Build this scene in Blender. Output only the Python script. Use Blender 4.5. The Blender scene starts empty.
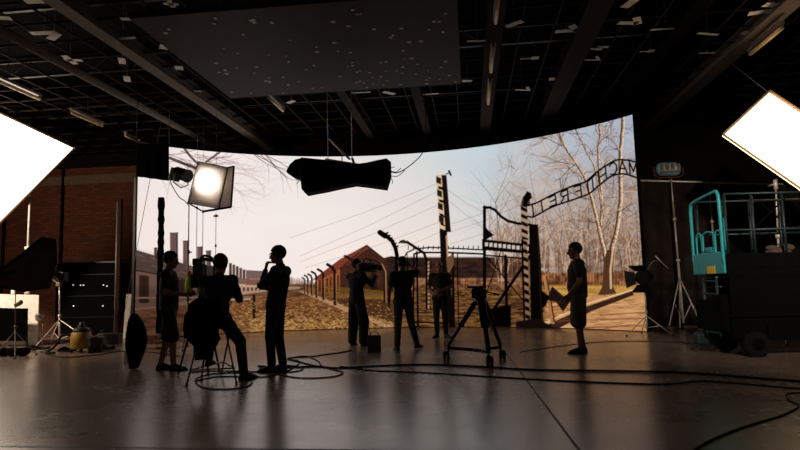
import bpy, bmesh, math, random
import numpy as np
from mathutils import Vector, Matrix, Euler, noise as mnoise

# ------------------------------------------------------------------ camera
SC = bpy.context.scene
COL = SC.collection
FPX = 600.0
YAW = math.atan(68 / 600); PIT = math.atan(63.2 / 600); ROL = math.atan(.025)
CAM = Vector((0, 0, 1.16))
FH = Vector((-math.sin(YAW), math.cos(YAW), 0)); R0 = Vector((math.cos(YAW), math.sin(YAW), 0)); ZZ = Vector((0, 0, 1))
FW = math.cos(PIT) * FH + math.sin(PIT) * ZZ
U0 = -math.sin(PIT) * FH + math.cos(PIT) * ZZ
CR = math.cos(ROL) * R0 - math.sin(ROL) * U0
CU = math.sin(ROL) * R0 + math.cos(ROL) * U0
cam_d = bpy.data.cameras.new('camera'); cam = bpy.data.objects.new('camera', cam_d); COL.objects.link(cam)
cam_d.sensor_width = 36; cam_d.lens = 36 * FPX / 800; cam_d.clip_end = 200
cam.matrix_world = Matrix(((CR.x, CU.x, -FW.x, CAM.x), (CR.y, CU.y, -FW.y, CAM.y), (CR.z, CU.z, -FW.z, CAM.z), (0, 0, 0, 1)))
SC.camera = cam

# ------------------------------------------------------------------ world, exposure
SC.view_settings.view_transform = 'Standard'
try: SC.view_settings.look = 'None'
except Exception: pass
SC.view_settings.exposure = 0.0; SC.view_settings.gamma = 1.0
SC.view_settings.use_curve_mapping = False
w = bpy.data.worlds.new('world'); SC.world = w; w.use_nodes = True
w.node_tree.nodes['Background'].inputs[0].default_value = (.9, .8, .7, 1)
w.node_tree.nodes['Background'].inputs[1].default_value = .002
SCREEN_GAIN = 1.0        # brightness of the video wall
SOFT_LEFT, SOFT_RIGHT = 5.0, 4.5   # the two big soft boxes
def area(name, loc, aim, size, watts, col, spread=2.2):
    l = bpy.data.lights.new(name, 'AREA'); l.energy = watts; l.size = size; l.color = col; l.shape = 'DISK'; l.spread = spread
    o = bpy.data.objects.new(name, l); COL.objects.link(o); o.location = loc; o.rotation_euler = (Vector(aim) - Vector(loc)).to_track_quat('-Z', 'Y').to_euler(); return o
area('fill_light_left', (-12.8, 9.5, 4.4), (-11.2, 14.8, .6), .5, 280, (1, .78, .58))  # added fill without a fixture, brightens the white board and left clutter
area('fill_light_brick', (-14.2, 12.0, 5.4), (-11.0, 18.6, 2.6), .5, 48, (1, .74, .52))  # added wash to lift the brick wall, no lamp modelled
area('fill_light_right', (2.6, .5, 4.9), (6.2, 12.5, 1.5), .4, 62, (1, .86, .72), .75)  # added out-of-view fill for the lift, drape and stands
area('fill_light_rear', (-2.0, -4.0, 4.8), (-1.0, 12.0, 1.0), 1.0, 16, (1, .86, .72))  # added weak frontal fill from behind the camera, no fixture

# ------------------------------------------------------------------ picking points
def ray(px, py): return FW + (px - 400) / FPX * CR + (225 - py) / FPX * CU
def on(px, py, z=0.0):
    d = ray(px, py); return CAM + d * ((z - CAM.z) / d.z)
def at(px, py, d):
    v = ray(px, py); return CAM + v * (d / v.dot(FH))
def atY(px, py, Y):
    v = ray(px, py); return CAM + v * (Y / v.y)
def depth(P): return (P - CAM).dot(FH)

# ------------------------------------------------------------------ materials
def s2l(c):
    c = c / 255.0
    return c / 12.92 if c <= .04045 else ((c + .055) / 1.055) ** 2.4
def mat(name, rgb, rough=.6, metal=0.0, var=.15, scale=12.0, bump=0.0, spec=.5, emit=None, estr=0.0):
    """rgb in 0..255 sRGB; slight procedural variation"""
    m = bpy.data.materials.new(name); m.use_nodes = True
    nt = m.node_tree; b = nt.nodes['Principled BSDF']
    c = [s2l(v) for v in rgb]
    b.inputs['Roughness'].default_value = rough; b.inputs['Metallic'].default_value = metal
    b.inputs['Specular IOR Level'].default_value = spec
    tc = nt.nodes.new('ShaderNodeTexCoord'); n = nt.nodes.new('ShaderNodeTexNoise'); n.inputs['Scale'].default_value = scale
    n.inputs['Detail'].default_value = 4
    nt.links.new(tc.outputs['Object'], n.inputs['Vector'])
    r = nt.nodes.new('ShaderNodeValToRGB')
    r.color_ramp.elements[0].position = .3; r.color_ramp.elements[1].position = .7
    r.color_ramp.elements[0].color = (*[v * (1 - var) for v in c], 1); r.color_ramp.elements[1].color = (*[min(1, v * (1 + var)) for v in c], 1)
    nt.links.new(n.outputs['Fac'], r.inputs[0]); nt.links.new(r.outputs[0], b.inputs['Base Color'])
    if bump:
        bp = nt.nodes.new('ShaderNodeBump'); bp.inputs['Strength'].default_value = bump; bp.inputs['Distance'].default_value = .02
        nt.links.new(n.outputs['Fac'], bp.inputs['Height']); nt.links.new(bp.outputs[0], b.inputs['Normal'])
    if emit:
        b.inputs['Emission Color'].default_value = (*[s2l(v) for v in emit], 1); b.inputs['Emission Strength'].default_value = estr
    return m
M = {}
M['black_cloth'] = mat('black_cloth', (8, 8, 8), .95, var=.3, scale=20, bump=.4, spec=.05)
M['duvetyne'] = mat('duvetyne', (42, 34, 30), .95, var=.35, scale=3, bump=.3, spec=.1)
M['black_metal'] = mat('black_metal', (20, 20, 20), .45, .6)
M['black_plastic'] = mat('black_plastic', (18, 18, 18), .5)
M['rubber'] = mat('rubber', (11, 10, 10), .8, spec=.2)
M['steel'] = mat('steel', (205, 192, 178), .35, .3)
M['dull_steel'] = mat('dull_steel', (118, 108, 98), .45, .3)
M['white_marks'] = mat('white_marks', (235, 230, 222), .8)
M['white_board'] = mat('white_board', (238, 232, 225), .7)
M['grid'] = mat('grid', (50, 42, 37), .8, spec=.1)
M['duct'] = mat('duct', (108, 99, 91), .85, spec=.1)
M['beam'] = mat('beam', (48, 37, 31), .9, spec=.08)
M['ceiling'] = mat('ceiling', (12, 10, 9), .95, var=.4, scale=2, spec=.03)
M['wall_dark'] = mat('wall_dark', (24, 20, 18), .9, var=.3, scale=2, spec=.1)
M['teal'] = mat('teal_paint', (24, 165, 170), .4)
M['lift_dark'] = mat('lift_dark', (6, 7, 7), .9, spec=.08)
M['yellow'] = mat('yellow_paint', (255, 205, 18), .5)
M['red'] = mat('red_paint', (190, 35, 30), .5)
M['glass_dark'] = mat('dark_glass', (10, 12, 16), .1)
M['skin'] = mat('skin', (140, 92, 72), .6, var=.08)
M['hair'] = mat('hair', (28, 20, 16), .8, scale=60, bump=.5)
M['eye'] = mat('eye', (40, 30, 25), .2)
M['denim'] = mat('denim', (52, 60, 78), .85, scale=40)
M['tee_black'] = mat('black_tshirt', (17, 17, 20), .9, scale=30)
M['tee_blue'] = mat('navy_shirt', (24, 30, 46), .9, scale=30)
M['tee_grey'] = mat('charcoal_tshirt', (40, 36, 34), .9, scale=30)
M['trouser'] = mat('black_trousers', (16, 15, 16), .9, scale=30)
M['shorts'] = mat('dark_shorts', (34, 31, 30), .9, scale=30)
M['khaki'] = mat('brown_shorts', (70, 56, 42), .9, scale=30)
M['shoe'] = mat('shoe', (20, 18, 17), .6)
M['mustard'] = mat('mustard_plastic', (170, 130, 50), .5)
M['wood'] = mat('wood', (96, 58, 34), .7, scale=6)
M['hivis'] = mat('hivis', (190, 205, 70), .7)
M['orange'] = mat('orange', (220, 110, 50), .7)
M['lamp_tube'] = mat('unlit_tube', (225, 190, 140), .5)

# ------------------------------------------------------------------ mesh builder
def origin(o):
    v = Vector((0, 0, 0))
    while o is not None:
        v += o.location; o = o.parent
    return v
class MB:
    def __init__(s): s.bm = bmesh.new()
    def _place(s, vs, c, rot, sc=None):
        mt = Matrix.Translation(Vector(c)) @ (rot.to_4x4() if rot is not None else Matrix.Identity(4))
        if sc is not None: mt = mt @ Matrix.Diagonal((*sc, 1))
        bmesh.ops.transform(s.bm, matrix=mt, verts=vs)
    def box(s, c, size, rot=None, bevel=0):
        r = bmesh.ops.create_cube(s.bm, size=1); vs = r['verts']
        s._place(vs, c, rot, size)
        if bevel:
            es = list({e for v in vs for e in v.link_edges})
            bmesh.ops.bevel(s.bm, geom=es, offset=bevel, segments=2, affect='EDGES', profile=.5)
        return s
    def ell(s, c, rad, rot=None, u=16, v=10):
        r = bmesh.ops.create_uvsphere(s.bm, u_segments=u, v_segments=v, radius=1)
        s._place(r['verts'], c, rot, rad)
        for vv in r['verts']:
            for fc in vv.link_faces: fc.smooth = True
        return s
    def ring(s, c, ax1, ax2, r1, r2, n):
        return [s.bm.verts.new(Vector(c) + ax1 * (r1 * math.cos(2 * math.pi * k / n)) + ax2 * (r2 * math.sin(2 * math.pi * k / n))) for k in range(n)]
    def loft(s, rings, cap=True, smooth=True):
        for a, b in zip(rings, rings[1:]):
            n = len(a)
            for k in range(n):
                f = s.bm.faces.new((a[k], a[(k + 1) % n], b[(k + 1) % n], b[k])); f.smooth = smooth
        if cap:
            s.bm.faces.new(rings[0][::-1]); s.bm.faces.new(rings[-1])
        return s
    def cyl(s, p0, p1, r0, r1=None, n=12, smooth=True):
        p0, p1 = Vector(p0), Vector(p1); r1 = r0 if r1 is None else r1
        d = (p1 - p0).normalized(); a = d.orthogonal().normalized(); b = d.cross(a)
        return s.loft([s.ring(p0, a, b, r0, r0, n), s.ring(p1, a, b, r1, r1, n)], smooth=smooth)
    def cap(s, p0, p1, r0, r1=None, n=12):
        """tapered capsule"""
        p0, p1 = Vector(p0), Vector(p1); r1 = r0 if r1 is None else r1
        d = (p1 - p0).normalized(); a = d.orthogonal().normalized(); b = d.cross(a); R = []
        for t in (-80, -50, -20): R.append(s.ring(p0 + d * r0 * math.sin(math.radians(t)), a, b, r0 * math.cos(math.radians(t)), r0 * math.cos(math.radians(t)), n))
        for t in (20, 50, 80): R.append(s.ring(p1 + d * r1 * math.sin(math.radians(t)), a, b, r1 * math.cos(math.radians(t)), r1 * math.cos(math.radians(t)), n))
        return s.loft(R)
    def tube(s, pts, r, n=8, closed=False):
        pts = [Vector(p) for p in pts]; R = []; a = None
        for i, p in enumerate(pts):
            if closed: d = pts[(i + 1) % len(pts)] - pts[i - 1]
            else: d = pts[min(i + 1, len(pts) - 1)] - pts[max(i - 1, 0)]
            d.normalize()
            a = d.orthogonal() if a is None else (a - d * a.dot(d))
            a.normalize(); b = d.cross(a)
            rr = r[i] if isinstance(r, (list, tuple)) else r
            R.append(s.ring(p, a, b, rr, rr, n))
        if closed: return s.loft(R + [R[0]], cap=False)
        return s.loft(R)
    def bar(s, p0, p1, w_, h_, up=(0, 0, 1)):
        p0, p1 = Vector(p0), Vector(p1); d = (p1 - p0); L = d.length; d.normalize(); up = Vector(up)
        x = d.cross(up)
        if x.length < 1e-4: x = d.orthogonal()
        x.normalize(); z = x.cross(d)
        rot = Matrix((x, d, z)).transposed()
        return s.box((p0 + p1) / 2, (w_, L, h_), rot)
    def poly(s, pts, thick, axis):
        """flat polygon given thickness along axis"""
        ax = Vector(axis) * thick
        a = [s.bm.verts.new(Vector(p) - ax / 2) for p in pts]; b = [s.bm.verts.new(Vector(p) + ax / 2) for p in pts]
        return s.loft([a, b], smooth=False)
    def build(s, name, m, parent=None, smooth=None):
        me = bpy.data.meshes.new(name)
        bmesh.ops.recalc_face_normals(s.bm, faces=s.bm.faces)
        if parent is not None:
            bmesh.ops.translate(s.bm, verts=s.bm.verts, vec=-origin(parent))
        if smooth is not None:
            for f in s.bm.faces: f.smooth = smooth
        s.bm.to_mesh(me); s.bm.free()
        o = bpy.data.objects.new(name, me); COL.objects.link(o)
        o.data.materials.append(M[m] if isinstance(m, str) else m)
        if parent is not None: o.parent = parent
        return o
def rebase(o, P):
    """put the origin of a one-mesh thing at P"""
    P = Vector(P); o.data.transform(Matrix.Translation(-P)); o.location = P
    return o
def tag(o, label=None, cat=None, group=None, kind=None):
    if label: o['label'] = label
    if cat: o['category'] = cat
    if group: o['group'] = group
    if kind: o['kind'] = kind
    return o
def thing(name, loc, label, cat, group=None):
    o = bpy.data.objects.new(name, None); COL.objects.link(o); o.location = Vector(loc); o.empty_display_size = .1
    return tag(o, label, cat, group)
def struct(name, mb, m, **k): return tag(mb.build(name, m, **k), kind='structure')
def copy_tree(o, parent=None):
    c = o.copy(); COL.objects.link(c); c.parent = parent
    for ch in list(o.children): copy_tree(ch, c)
    return c
def smooth_path(pts, n=6):
    pts = [Vector(p) for p in pts]; out = []
    for i in range(len(pts) - 1):
        p0 = pts[max(i - 1, 0)]; p1 = pts[i]; p2 = pts[i + 1]; p3 = pts[min(i + 2, len(pts) - 1)]
        for k in range(n):
            t = k / n
            out.append(.5 * ((2 * p1) + (p2 - p0) * t + (2 * p0 - 5 * p1 + 4 * p2 - p3) * t * t + (3 * p1 - p0 - 3 * p2 + p3) * t ** 3))
    return out + [pts[-1]]

# ------------------------------------------------------------------ the picture shown on the video wall
SS = 3; PX0, PY0, PX1, PY1 = 124, 106, 656, 348
CW, CH = (PX1 - PX0) * SS, (PY1 - PY0) * SS
rng = np.random.RandomState(4)
GX, GY = np.meshgrid(PX0 + (np.arange(CW) + .5) / SS, PY0 + (np.arange(CH) + .5) / SS)
IMG = np.zeros((CH, CW, 3), np.float32)
def lin(c): return np.array([s2l(v) for v in c], np.float32)
def vnoise(sx, sy, seed=0, octaves=3):
    out = np.zeros((CH, CW), np.float32); amp = 1; tot = 0
    r_ = np.random.RandomState(seed)
    for o_ in range(octaves):
        nx = int(CW / SS / sx * 2 ** o_) + 3; ny = int(CH / SS / sy * 2 ** o_) + 3
        g = r_.rand(ny, nx).astype(np.float32)
        x = np.linspace(0, nx - 1.001, CW); y = np.linspace(0, ny - 1.001, CH)
        xi = x.astype(int); yi = y.astype(int); fx = (x - xi)[None, :]; fy = (y - yi)[:, None]
        fx = fx * fx * (3 - 2 * fx); fy = fy * fy * (3 - 2 * fy)
        a = g[yi][:, xi]; b = g[yi][:, xi + 1]; c = g[yi + 1][:, xi]; d = g[yi + 1][:, xi + 1]
        out += amp * ((a * (1 - fx) + b * fx) * (1 - fy) + (c * (1 - fx) + d * fx) * fy); tot += amp; amp *= .55
    return out / tot
def win(x0, y0, x1, y1):
    return (max(0, int((y0 - PY0) * SS) - 2), min(CH, int((y1 - PY0) * SS) + 3), max(0, int((x0 - PX0) * SS) - 2), min(CW, int((x1 - PX0) * SS) + 3))
def blend(sl, a, col):
    if not isinstance(col, np.ndarray): col = lin(col)
    IMG[sl] = IMG[sl] * (1 - a[..., None]) + (col if col.ndim == 1 else col[sl]) * a[..., None]
def poly(pts, col, alpha=1.0, soft=.35):
    P = np.array(pts, float)
    j0, j1, i0, i1 = win(P[:, 0].min() - 1, P[:, 1].min() - 1, P[:, 0].max() + 1, P[:, 1].max() + 1)
    if j1 <= j0 or i1 <= i0: return
    X = GX[j0:j1, i0:i1]; Y = GY[j0:j1, i0:i1]
    ins = np.zeros(X.shape, bool); n = len(P); dm = np.full(X.shape, 1e9)
    for k in range(n):
        x1, y1 = P[k]; x2, y2 = P[(k + 1) % n]
        if y1 != y2:
            c = ((y1 > Y) != (y2 > Y)) & (X < (x2 - x1) * (Y - y1) / (y2 - y1) + x1); ins ^= c
        L = (x2 - x1) ** 2 + (y2 - y1) ** 2 + 1e-9
        t = np.clip(((X - x1) * (x2 - x1) + (Y - y1) * (y2 - y1)) / L, 0, 1)
        dm = np.minimum(dm, np.hypot(X - x1 - t * (x2 - x1), Y - y1 - t * (y2 - y1)))
    sd = np.where(ins, dm, -dm)
    a = np.clip(sd / soft * .5 + .5, 0, 1) * alpha
    blend((slice(j0, j1), slice(i0, i1)), a.astype(np.float32), col)
def stroke(pts, wd, col, alpha=1.0, w2=None):
    w2 = wd if w2 is None else w2; n = len(pts) - 1
    P = np.array(pts, float); m_ = max(wd, w2) + 1
    j0, j1, i0, i1 = win(P[:, 0].min() - m_, P[:, 1].min() - m_, P[:, 0].max() + m_, P[:, 1].max() + m_)
    if j1 <= j0 or i1 <= i0: return
    X = GX[j0:j1, i0:i1]; Y = GY[j0:j1, i0:i1]; A = np.zeros(X.shape)
    for k in range(n):
        x1, y1 = P[k]; x2, y2 = P[k + 1]; L = (x2 - x1) ** 2 + (y2 - y1) ** 2 + 1e-9
        t = np.clip(((X - x1) * (x2 - x1) + (Y - y1) * (y2 - y1)) / L, 0, 1)
        d = np.hypot(X - x1 - t * (x2 - x1), Y - y1 - t * (y2 - y1))
        w_ = wd + (w2 - wd) * (k + t) / n
        A = np.maximum(A, np.clip((w_ / 2 - d) / .35 + .5, 0, 1) * np.minimum(1, w_ / .45))
    blend((slice(j0, j1), slice(i0, i1)), (A * alpha).astype(np.float32), col)
def grad(col, pts_x=None):
    pass
# sky: columns of colour at the top and near the horizon
xs = [124, 200, 300, 380, 430, 480, 520, 580, 656]
top = [(232, 218, 215), (240, 226, 223), (232, 223, 222), (210, 213, 216), (196, 207, 212), (182, 200, 209), (184, 190, 196), (172, 180, 192), (160, 171, 188)]
bot = [(242, 222, 216), (246, 230, 223), (246, 230, 222), (242, 224, 214), (234, 216, 204), (214, 208, 204), (190, 180, 172), (172, 158, 146), (160, 144, 132)]
T = np.array([lin(c) for c in top]); B = np.array([lin(c) for c in bot])
for ch in range(3):
    t_ = np.interp(GX[0], xs, T[:, ch]); b_ = np.interp(GX[0], xs, B[:, ch])
    f_ = np.clip((GY - 130) / 130, 0, 1)
    IMG[..., ch] = t_[None, :] * (1 - f_) + b_[None, :] * f_
IMG *= (.96 + .08 * vnoise(60, 25, 3))[..., None]
# ground of the pictured place
def region(x0, y0, x1, y1, c1, c2, seed, sx, sy, soft=1.5, vary=None):
    j0, j1, i0, i1 = win(x0, y0, x1, y1); sl = (slice(j0, j1), slice(i0, i1))
    n_ = vnoise(sx, sy, seed)[sl]; n_ = np.clip((n_ - .3) / .4, 0, 1)[..., None]
    col = lin(c1) * (1 - n_) + lin(c2) * n_
    X = GX[sl]; Y = GY[sl]
    a = np.clip(np.minimum.reduce([X - x0, x1 - X, Y - y0, y1 - Y]) / soft + .5, 0, 1)[..., None]
    IMG[sl] = IMG[sl] * (1 - a) + col * a
# soft far brush between the left barracks and the brick building
for k in range(240):
    x = rng.uniform(262, 318); h = rng.uniform(4, 13) * (1 - abs(x - 285) / 60)
    stroke([(x, 288), (x + rng.uniform(-2, 2), 288 - h)], rng.uniform(.6, 1.4), (150, 124, 112), .45)
region(120, 284, 400, 350, (90, 66, 52), (140, 104, 76), 11, 14, 2.2, 2)
region(205, 296, 400, 350, (112, 76, 50), (166, 122, 80), 12, 3, 1.1, 5)
region(120, 306, 207, 350, (92, 64, 50), (128, 90, 70), 13, 16, 3, 3)
region(250, 318, 410, 350, (112, 76, 46), (208, 162, 106), 14, 2.2, .9, 4)
poly([(120, 300), (190, 300), (262, 292), (300, 289), (300, 287), (262, 286), (170, 300)], (178, 150, 132), .75)
poly([(120, 312), (206, 303), (212, 300), (120, 305)], (160, 132, 115), .6)
# left barracks
poly([(120, 247), (137, 250), (175, 262), (236, 278), (262, 284), (264, 289), (230, 292), (160, 306), (120, 310)], (122, 98, 86))
poly([(120, 245), (135, 250), (178, 262), (232, 277), (232, 282), (190, 279), (137, 270), (120, 268)], (98, 80, 74))
for k in range(60):
    x = rng.uniform(122, 228); y = 247 + (x - 122) * .27 + rng.uniform(1, 12)
    stroke([(x, y), (x + rng.uniform(2, 6), y + 1.2)], .8, (140, 116, 106), .5)
stroke([(120, 269), (140, 271), (190, 280), (232, 283)], 1.2, (58, 44, 38))
for x0, y0, x1, y1 in [(139, 275, 149, 303), (178, 279, 186, 294), (160, 277, 167, 292), (197, 282, 203, 294), (211, 284, 216, 293)]:
    poly([(x0, y0), (x1, y0 + 1), (x1, y1), (x0, y1)], (70, 50, 42)); stroke([((x0 + x1) / 2, y0), ((x0 + x1) / 2, y1)], .7, (44, 32, 28))
for x0, x1, y0, y1 in [(170, 178, 233, 262), (183, 189, 241, 266), (154, 157, 248, 258), (197, 202.5, 247, 270), (206, 211, 251, 270), (215, 219, 256, 274)]:
    poly([(x0, y0), (x1, y0), (x1, y1), (x0, y1 - 1)], (112, 90, 86)); stroke([(x1 - 1, y0), (x1 - 1, y1)], 1.6, (80, 62, 60)); stroke([(x0, y0), (x1, y0)], 1.0, (92, 74, 70))
for k in range(6):
    x = 229 + k * 3.4; poly([(x, 263 + k * 1.6), (x + 2.9, 263 + k * 1.6), (x + 2.9, 282), (x, 281)], (104, 80, 76) if k % 2 else (92, 70, 66))
poly([(228, 275), (248, 279), (265, 283), (265, 288), (228, 284)], (120, 100, 92))
poly([(228, 283), (266, 286), (266, 291), (228, 297)], (192, 160, 138))
for k in range(9): poly([(231 + k * 4, 287.2), (233 + k * 4, 287.4), (233 + k * 4, 291.5 - k * .2), (231 + k * 4, 292 - k * .2)], (92, 66, 56))
poly([(246, 270), (264, 271), (268, 279), (246, 279)], (120, 98, 94)); poly([(246, 279), (268, 279), (268, 285), (246, 285)], (128, 92, 80))
stroke([(120, 298), (262, 297)], 1.6, (150, 122, 104)); stroke([(254, 296), (254, 318)], 3, (58, 40, 30)); stroke([(205, 301), (250, 299)], 1.5, (196, 170, 150))
# centre brick building
poly([(400, 258), (392, 256), (383, 258), (388, 292), (400, 296)], (60, 42, 36))
poly([(316, 279), (344, 268), (344, 293), (316, 293)], (150, 92, 58))
for k in range(7): poly([(319 + k * 3.6, 280 - k * .9), (320.8 + k * 3.6, 279.6 - k * .9), (320.8 + k * 3.6, 292), (319 + k * 3.6, 292)], (84, 50, 36))
poly([(340, 268), (367, 245), (387, 262), (387, 293), (340, 293)], (76, 48, 36))
for k in range(90):
    x = rng.uniform(342, 386); y = rng.uniform(258, 290); stroke([(x, y), (x + 3, y)], .7, (120, 76, 56), .4)
poly([(312, 280), (340, 259), (367, 244.5), (369, 247), (341, 269), (322, 279)], (124, 68, 52)); stroke([(340, 269), (367, 245.5), (388, 262)], 1.4, (70, 40, 32))
poly([(357, 268), (366, 268), (366, 286), (357, 286)], (44, 28, 22)); poly([(371, 268), (377, 268), (377, 290), (371, 290)], (52, 34, 28))
poly([(325, 286), (400, 292), (400, 302), (330, 296)], (150, 116, 56), .5)
poly([(298, 291), (304, 291), (345, 306), (400, 330), (400, 334), (340, 309)], (196, 158, 122), .85)
poly([(330, 298), (400, 300), (400, 326), (352, 308)], (90, 62, 40), .8)
for i, (x, yt, yb) in enumerate([(335, 268, 304), (323.5, 272, 299), (316.5, 274, 297), (312, 276, 295), (308, 277, 294), (305, 279, 293)]):
    s_ = (yb - yt) / 36
    stroke([(x, yb), (x - .2, yt + 4 * s_), (x - 2.5 * s_, yt - .5), (x - 7.5 * s_, yt - 3.5 * s_)], 2.6 * s_ + .5, (42, 28, 24))
    stroke([(x + 1.3 * s_, yb), (x + 1.1 * s_, yt + 6)], .8, (190, 140, 100), .7)
for y in (276, 281, 286, 290): stroke([(305, 283 + (y - 283) * .3), (345, y + 3)], .5, (60, 44, 38), .6)
stroke([(345, 256), (352, 260), (357, 264)], 2.6, (48, 32, 28)); stroke([(357, 263), (358, 300)], 2, (50, 34, 28))
# compound behind the gate
region(394, 282, 640, 350, (92, 64, 40), (160, 122, 72), 21, 12, 2.0, 1.5)
region(394, 298, 545, 350, (78, 52, 34), (150, 110, 70), 22, 10, 1.7, 5)
region(545, 296, 660, 350, (150, 104, 68), (214, 168, 120), 23, 14, 2.2, 4)
region(388, 257, 532, 279, (46, 34, 30), (74, 52, 42), 24, 9, 3, 2)
region(394, 278, 532, 290, (96, 66, 50), (158, 116, 84), 25, 4, 3, 1.5)
for k in range(34):
    x = rng.uniform(396, 530); stroke([(x, 279), (x, 289)], .7, (66, 44, 34), .7)
# woods on the right
def brush(n, x0, x1, yb, h0, h1, col, al, wd=1.0):
    for _ in range(n):
        x = rng.uniform(x0, x1); h = rng.uniform(h0, h1); dx = rng.uniform(-.25, .25) * h
        stroke([(x, yb), (x + dx * .4, yb - h * .5), (x + dx, yb - h)], wd, col, al, wd * .4)
def branch(x, y, ang, L, wd, col, depth_, al=.9, bend=.25):
    pts = [(x, y)]; a = ang
    for _ in range(4):
        a += rng.uniform(-bend, bend); x += math.cos(a) * L / 4; y -= math.sin(a) * L / 4; pts.append((x, y))
    stroke(pts, wd, col, al, wd * .55)
    if depth_ > 0:
        for _ in range(3 if depth_ > 1 else 2):
            q = pts[rng.randint(1, 5)]
            branch(q[0], q[1], a + rng.choice([-1, 1]) * rng.uniform(.3, .9), L * rng.uniform(.5, .75), wd * .55, col, depth_ - 1, al * .92, bend)
TAN = (206, 182, 162); BRN = (126, 104, 94)
# haze of twigs thickening towards the horizon
j0, j1, i0, i1 = win(486, 108, 656, 286); sl = (slice(j0, j1), slice(i0, i1)); X = GX[sl]; Y = GY[sl]
nz = vnoise(5, 3.2, 31, 4)[sl]; n2 = vnoise(26, 22, 32, 3)[sl]
am = np.clip((X - 486) / 34, 0, 1) * np.clip((Y - 130) / 150 + (n2 - .5) * 1.2, 0, 1)
blend(sl, (am * np.clip(.35 + 1.5 * (nz - .4), 0, .9)).astype(np.float32), (150, 118, 96))
blend(sl, (np.clip((Y - 215) / 60, 0, 1) * np.clip((X - 525) / 12, 0, 1) * .7 * np.clip(.5 + 2.4 * (nz - .45), 0, 1)).astype(np.float32), (92, 66, 52))
for _ in range(85):       # slender background trees
    x = rng.uniform(494, 654); yb = rng.uniform(262, 284); h = rng.uniform(25, 75); c_ = [(196, 164, 138), (128, 98, 80), (84, 62, 52)][rng.randint(3)]
    branch(x, yb, 1.57 + rng.uniform(-.18, .18), h, 1.1, c_, 2, .7, .12)
for _ in range(150):
    branch(rng.uniform(496, 654), rng.uniform(140, 258), rng.uniform(.2, 2.9), rng.uniform(8, 22), .65, TAN if rng.rand() < .6 else BRN, 2, .65)
for _ in range(70):
    branch(rng.uniform(550, 654), rng.uniform(112, 210), rng.uniform(0, 6.2), rng.uniform(10, 26), .8, (96, 76, 70) if rng.rand() < .6 else TAN, 2, .8, .4)
for _ in range(12): branch(506 + rng.uniform(-2, 2), 248, rng.uniform(.7, 2.4), 22, .9, (150, 122, 102), 2, .7)
def trunk(pts, w1, w2):
    P_ = smooth_path([(x, y, 0) for x, y in pts], 5); P_ = [(p.x + rng.uniform(-.35, .35), p.y) for p in P_]
    stroke(P_, w1, (84, 60, 48), 1, w2)
    stroke([(x + w1 * .12, y) for x, y in P_], w1 * .62, (196, 164, 134), .95, w2 * .6)
    stroke([(x + w1 * .22, y) for x, y in P_], w1 * .24, (240, 218, 194), .7, w2 * .25)
    for x, y in P_:
        for _ in range(2): stroke([(x + rng.uniform(-.5, .1) * w2, y + rng.uniform(-3, 3)), (x + rng.uniform(-.1, .5) * w2, y + rng.uniform(-3, 3))], .7, (84, 62, 52), .6)
trunk([(606, 262), (603, 245), (598, 224), (592, 200), (584, 176), (572, 157), (563, 143), (559, 132)], 4.6, 2.0)
trunk([(601, 225), (602, 200), (600, 175), (598, 150), (600, 138), (599, 126)], 3.2, 2.0)
trunk([(604, 215), (599, 190), (595, 168), (586, 150), (580, 138), (576, 130)], 2.2, 1.2)
trunk([(607, 294), (607, 280), (610, 258), (617, 228), (621, 195), (620, 160), (622, 135), (623, 116)], 6.2, 3.2)
poly([(598, 295), (602, 287), (604, 262), (607, 250), (614, 250), (613, 272), (613, 286), (617, 295)], (88, 62, 46)); stroke([(611, 288), (610.5, 270), (613, 250)], 2.2, (206, 172, 140), .85)
for (x, y, a, L) in [(582, 175, 2.6, 34), (575, 162, 2.9, 40), (562, 143, 2.7, 46), (589, 196, 2.7, 40), (600, 170, .8, 24), (620, 175, .7, 20), (620, 150, 2.3, 26), (621, 160, .5, 20), (597, 220, 2.4, 34), (618, 210, .6, 24), (562, 143, 2.0, 22), (600, 140, 1.1, 16), (610, 120, 2.2, 22), (575, 162, 3.2, 38)]:
    branch(x, y, a, L * .9, 1.25, (178, 148, 124), 3, .9, .3); branch(x, y + 3, a + .15, L * .7, 1.0, (92, 70, 60), 3, .85, .4)
for p_ in range(22):
    x = 604 + rng.uniform(-2, 14); y = rng.uniform(125, 250); stroke([(x, y), (x + 2, y)], .8, (70, 54, 46), .6)
# fence, path and kerb on the right
region(540, 273, 660, 285, (92, 62, 44), (164, 116, 80), 26, 5, 6, 1.5)
for x in range(541, 656, 3): stroke([(x, 272.5), (x, 285)], .8, (84, 52, 36), .7)
region(548, 285, 650, 296, (150, 116, 66), (196, 154, 88), 27, 12, 2, 1.5)
trunk([(607, 294), (607, 280), (610, 258), (614, 240)], 7, 5)
poly([(598, 295), (602, 287), (604, 262), (607, 250), (614, 250), (613, 272), (613, 286), (617, 295)], (88, 62, 46)); stroke([(611, 288), (610.5, 270), (613, 250)], 2.2, (206, 172, 140), .85)
poly([(590, 297), (640, 290), (656, 292), (656, 340), (560, 340), (560, 322)], (196, 150, 110), .55)
poly([(536, 330), (588, 306), (632, 291), (634, 295), (592, 311), (548, 334)], (66, 44, 34)); stroke([(545, 323), (588, 303.5), (632, 290)], 1.4, (230, 190, 150), .8)
for x0, x1, y in [(556, 650, 318), (575, 652, 325), (600, 650, 312)]: stroke([(x0, y + 3), (x1, y)], 1.6, (112, 74, 52), .6)
stroke([(545, 277), (549, 298), (553, 322)], 4.2, (168, 124, 86)); stroke([(546.5, 277), (550.5, 298), (554.5, 322)], 1.5, (84, 56, 40))
poly([(552, 286), (570, 302), (563, 312), (556, 302), (547, 300)], (40, 28, 24))
for x in range(548, 655, 2):
    y = rng.uniform(300, 330); stroke([(x, y), (x + rng.uniform(4, 14), y - rng.uniform(0, 1.2))], .8, (104, 70, 48), .5)
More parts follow.
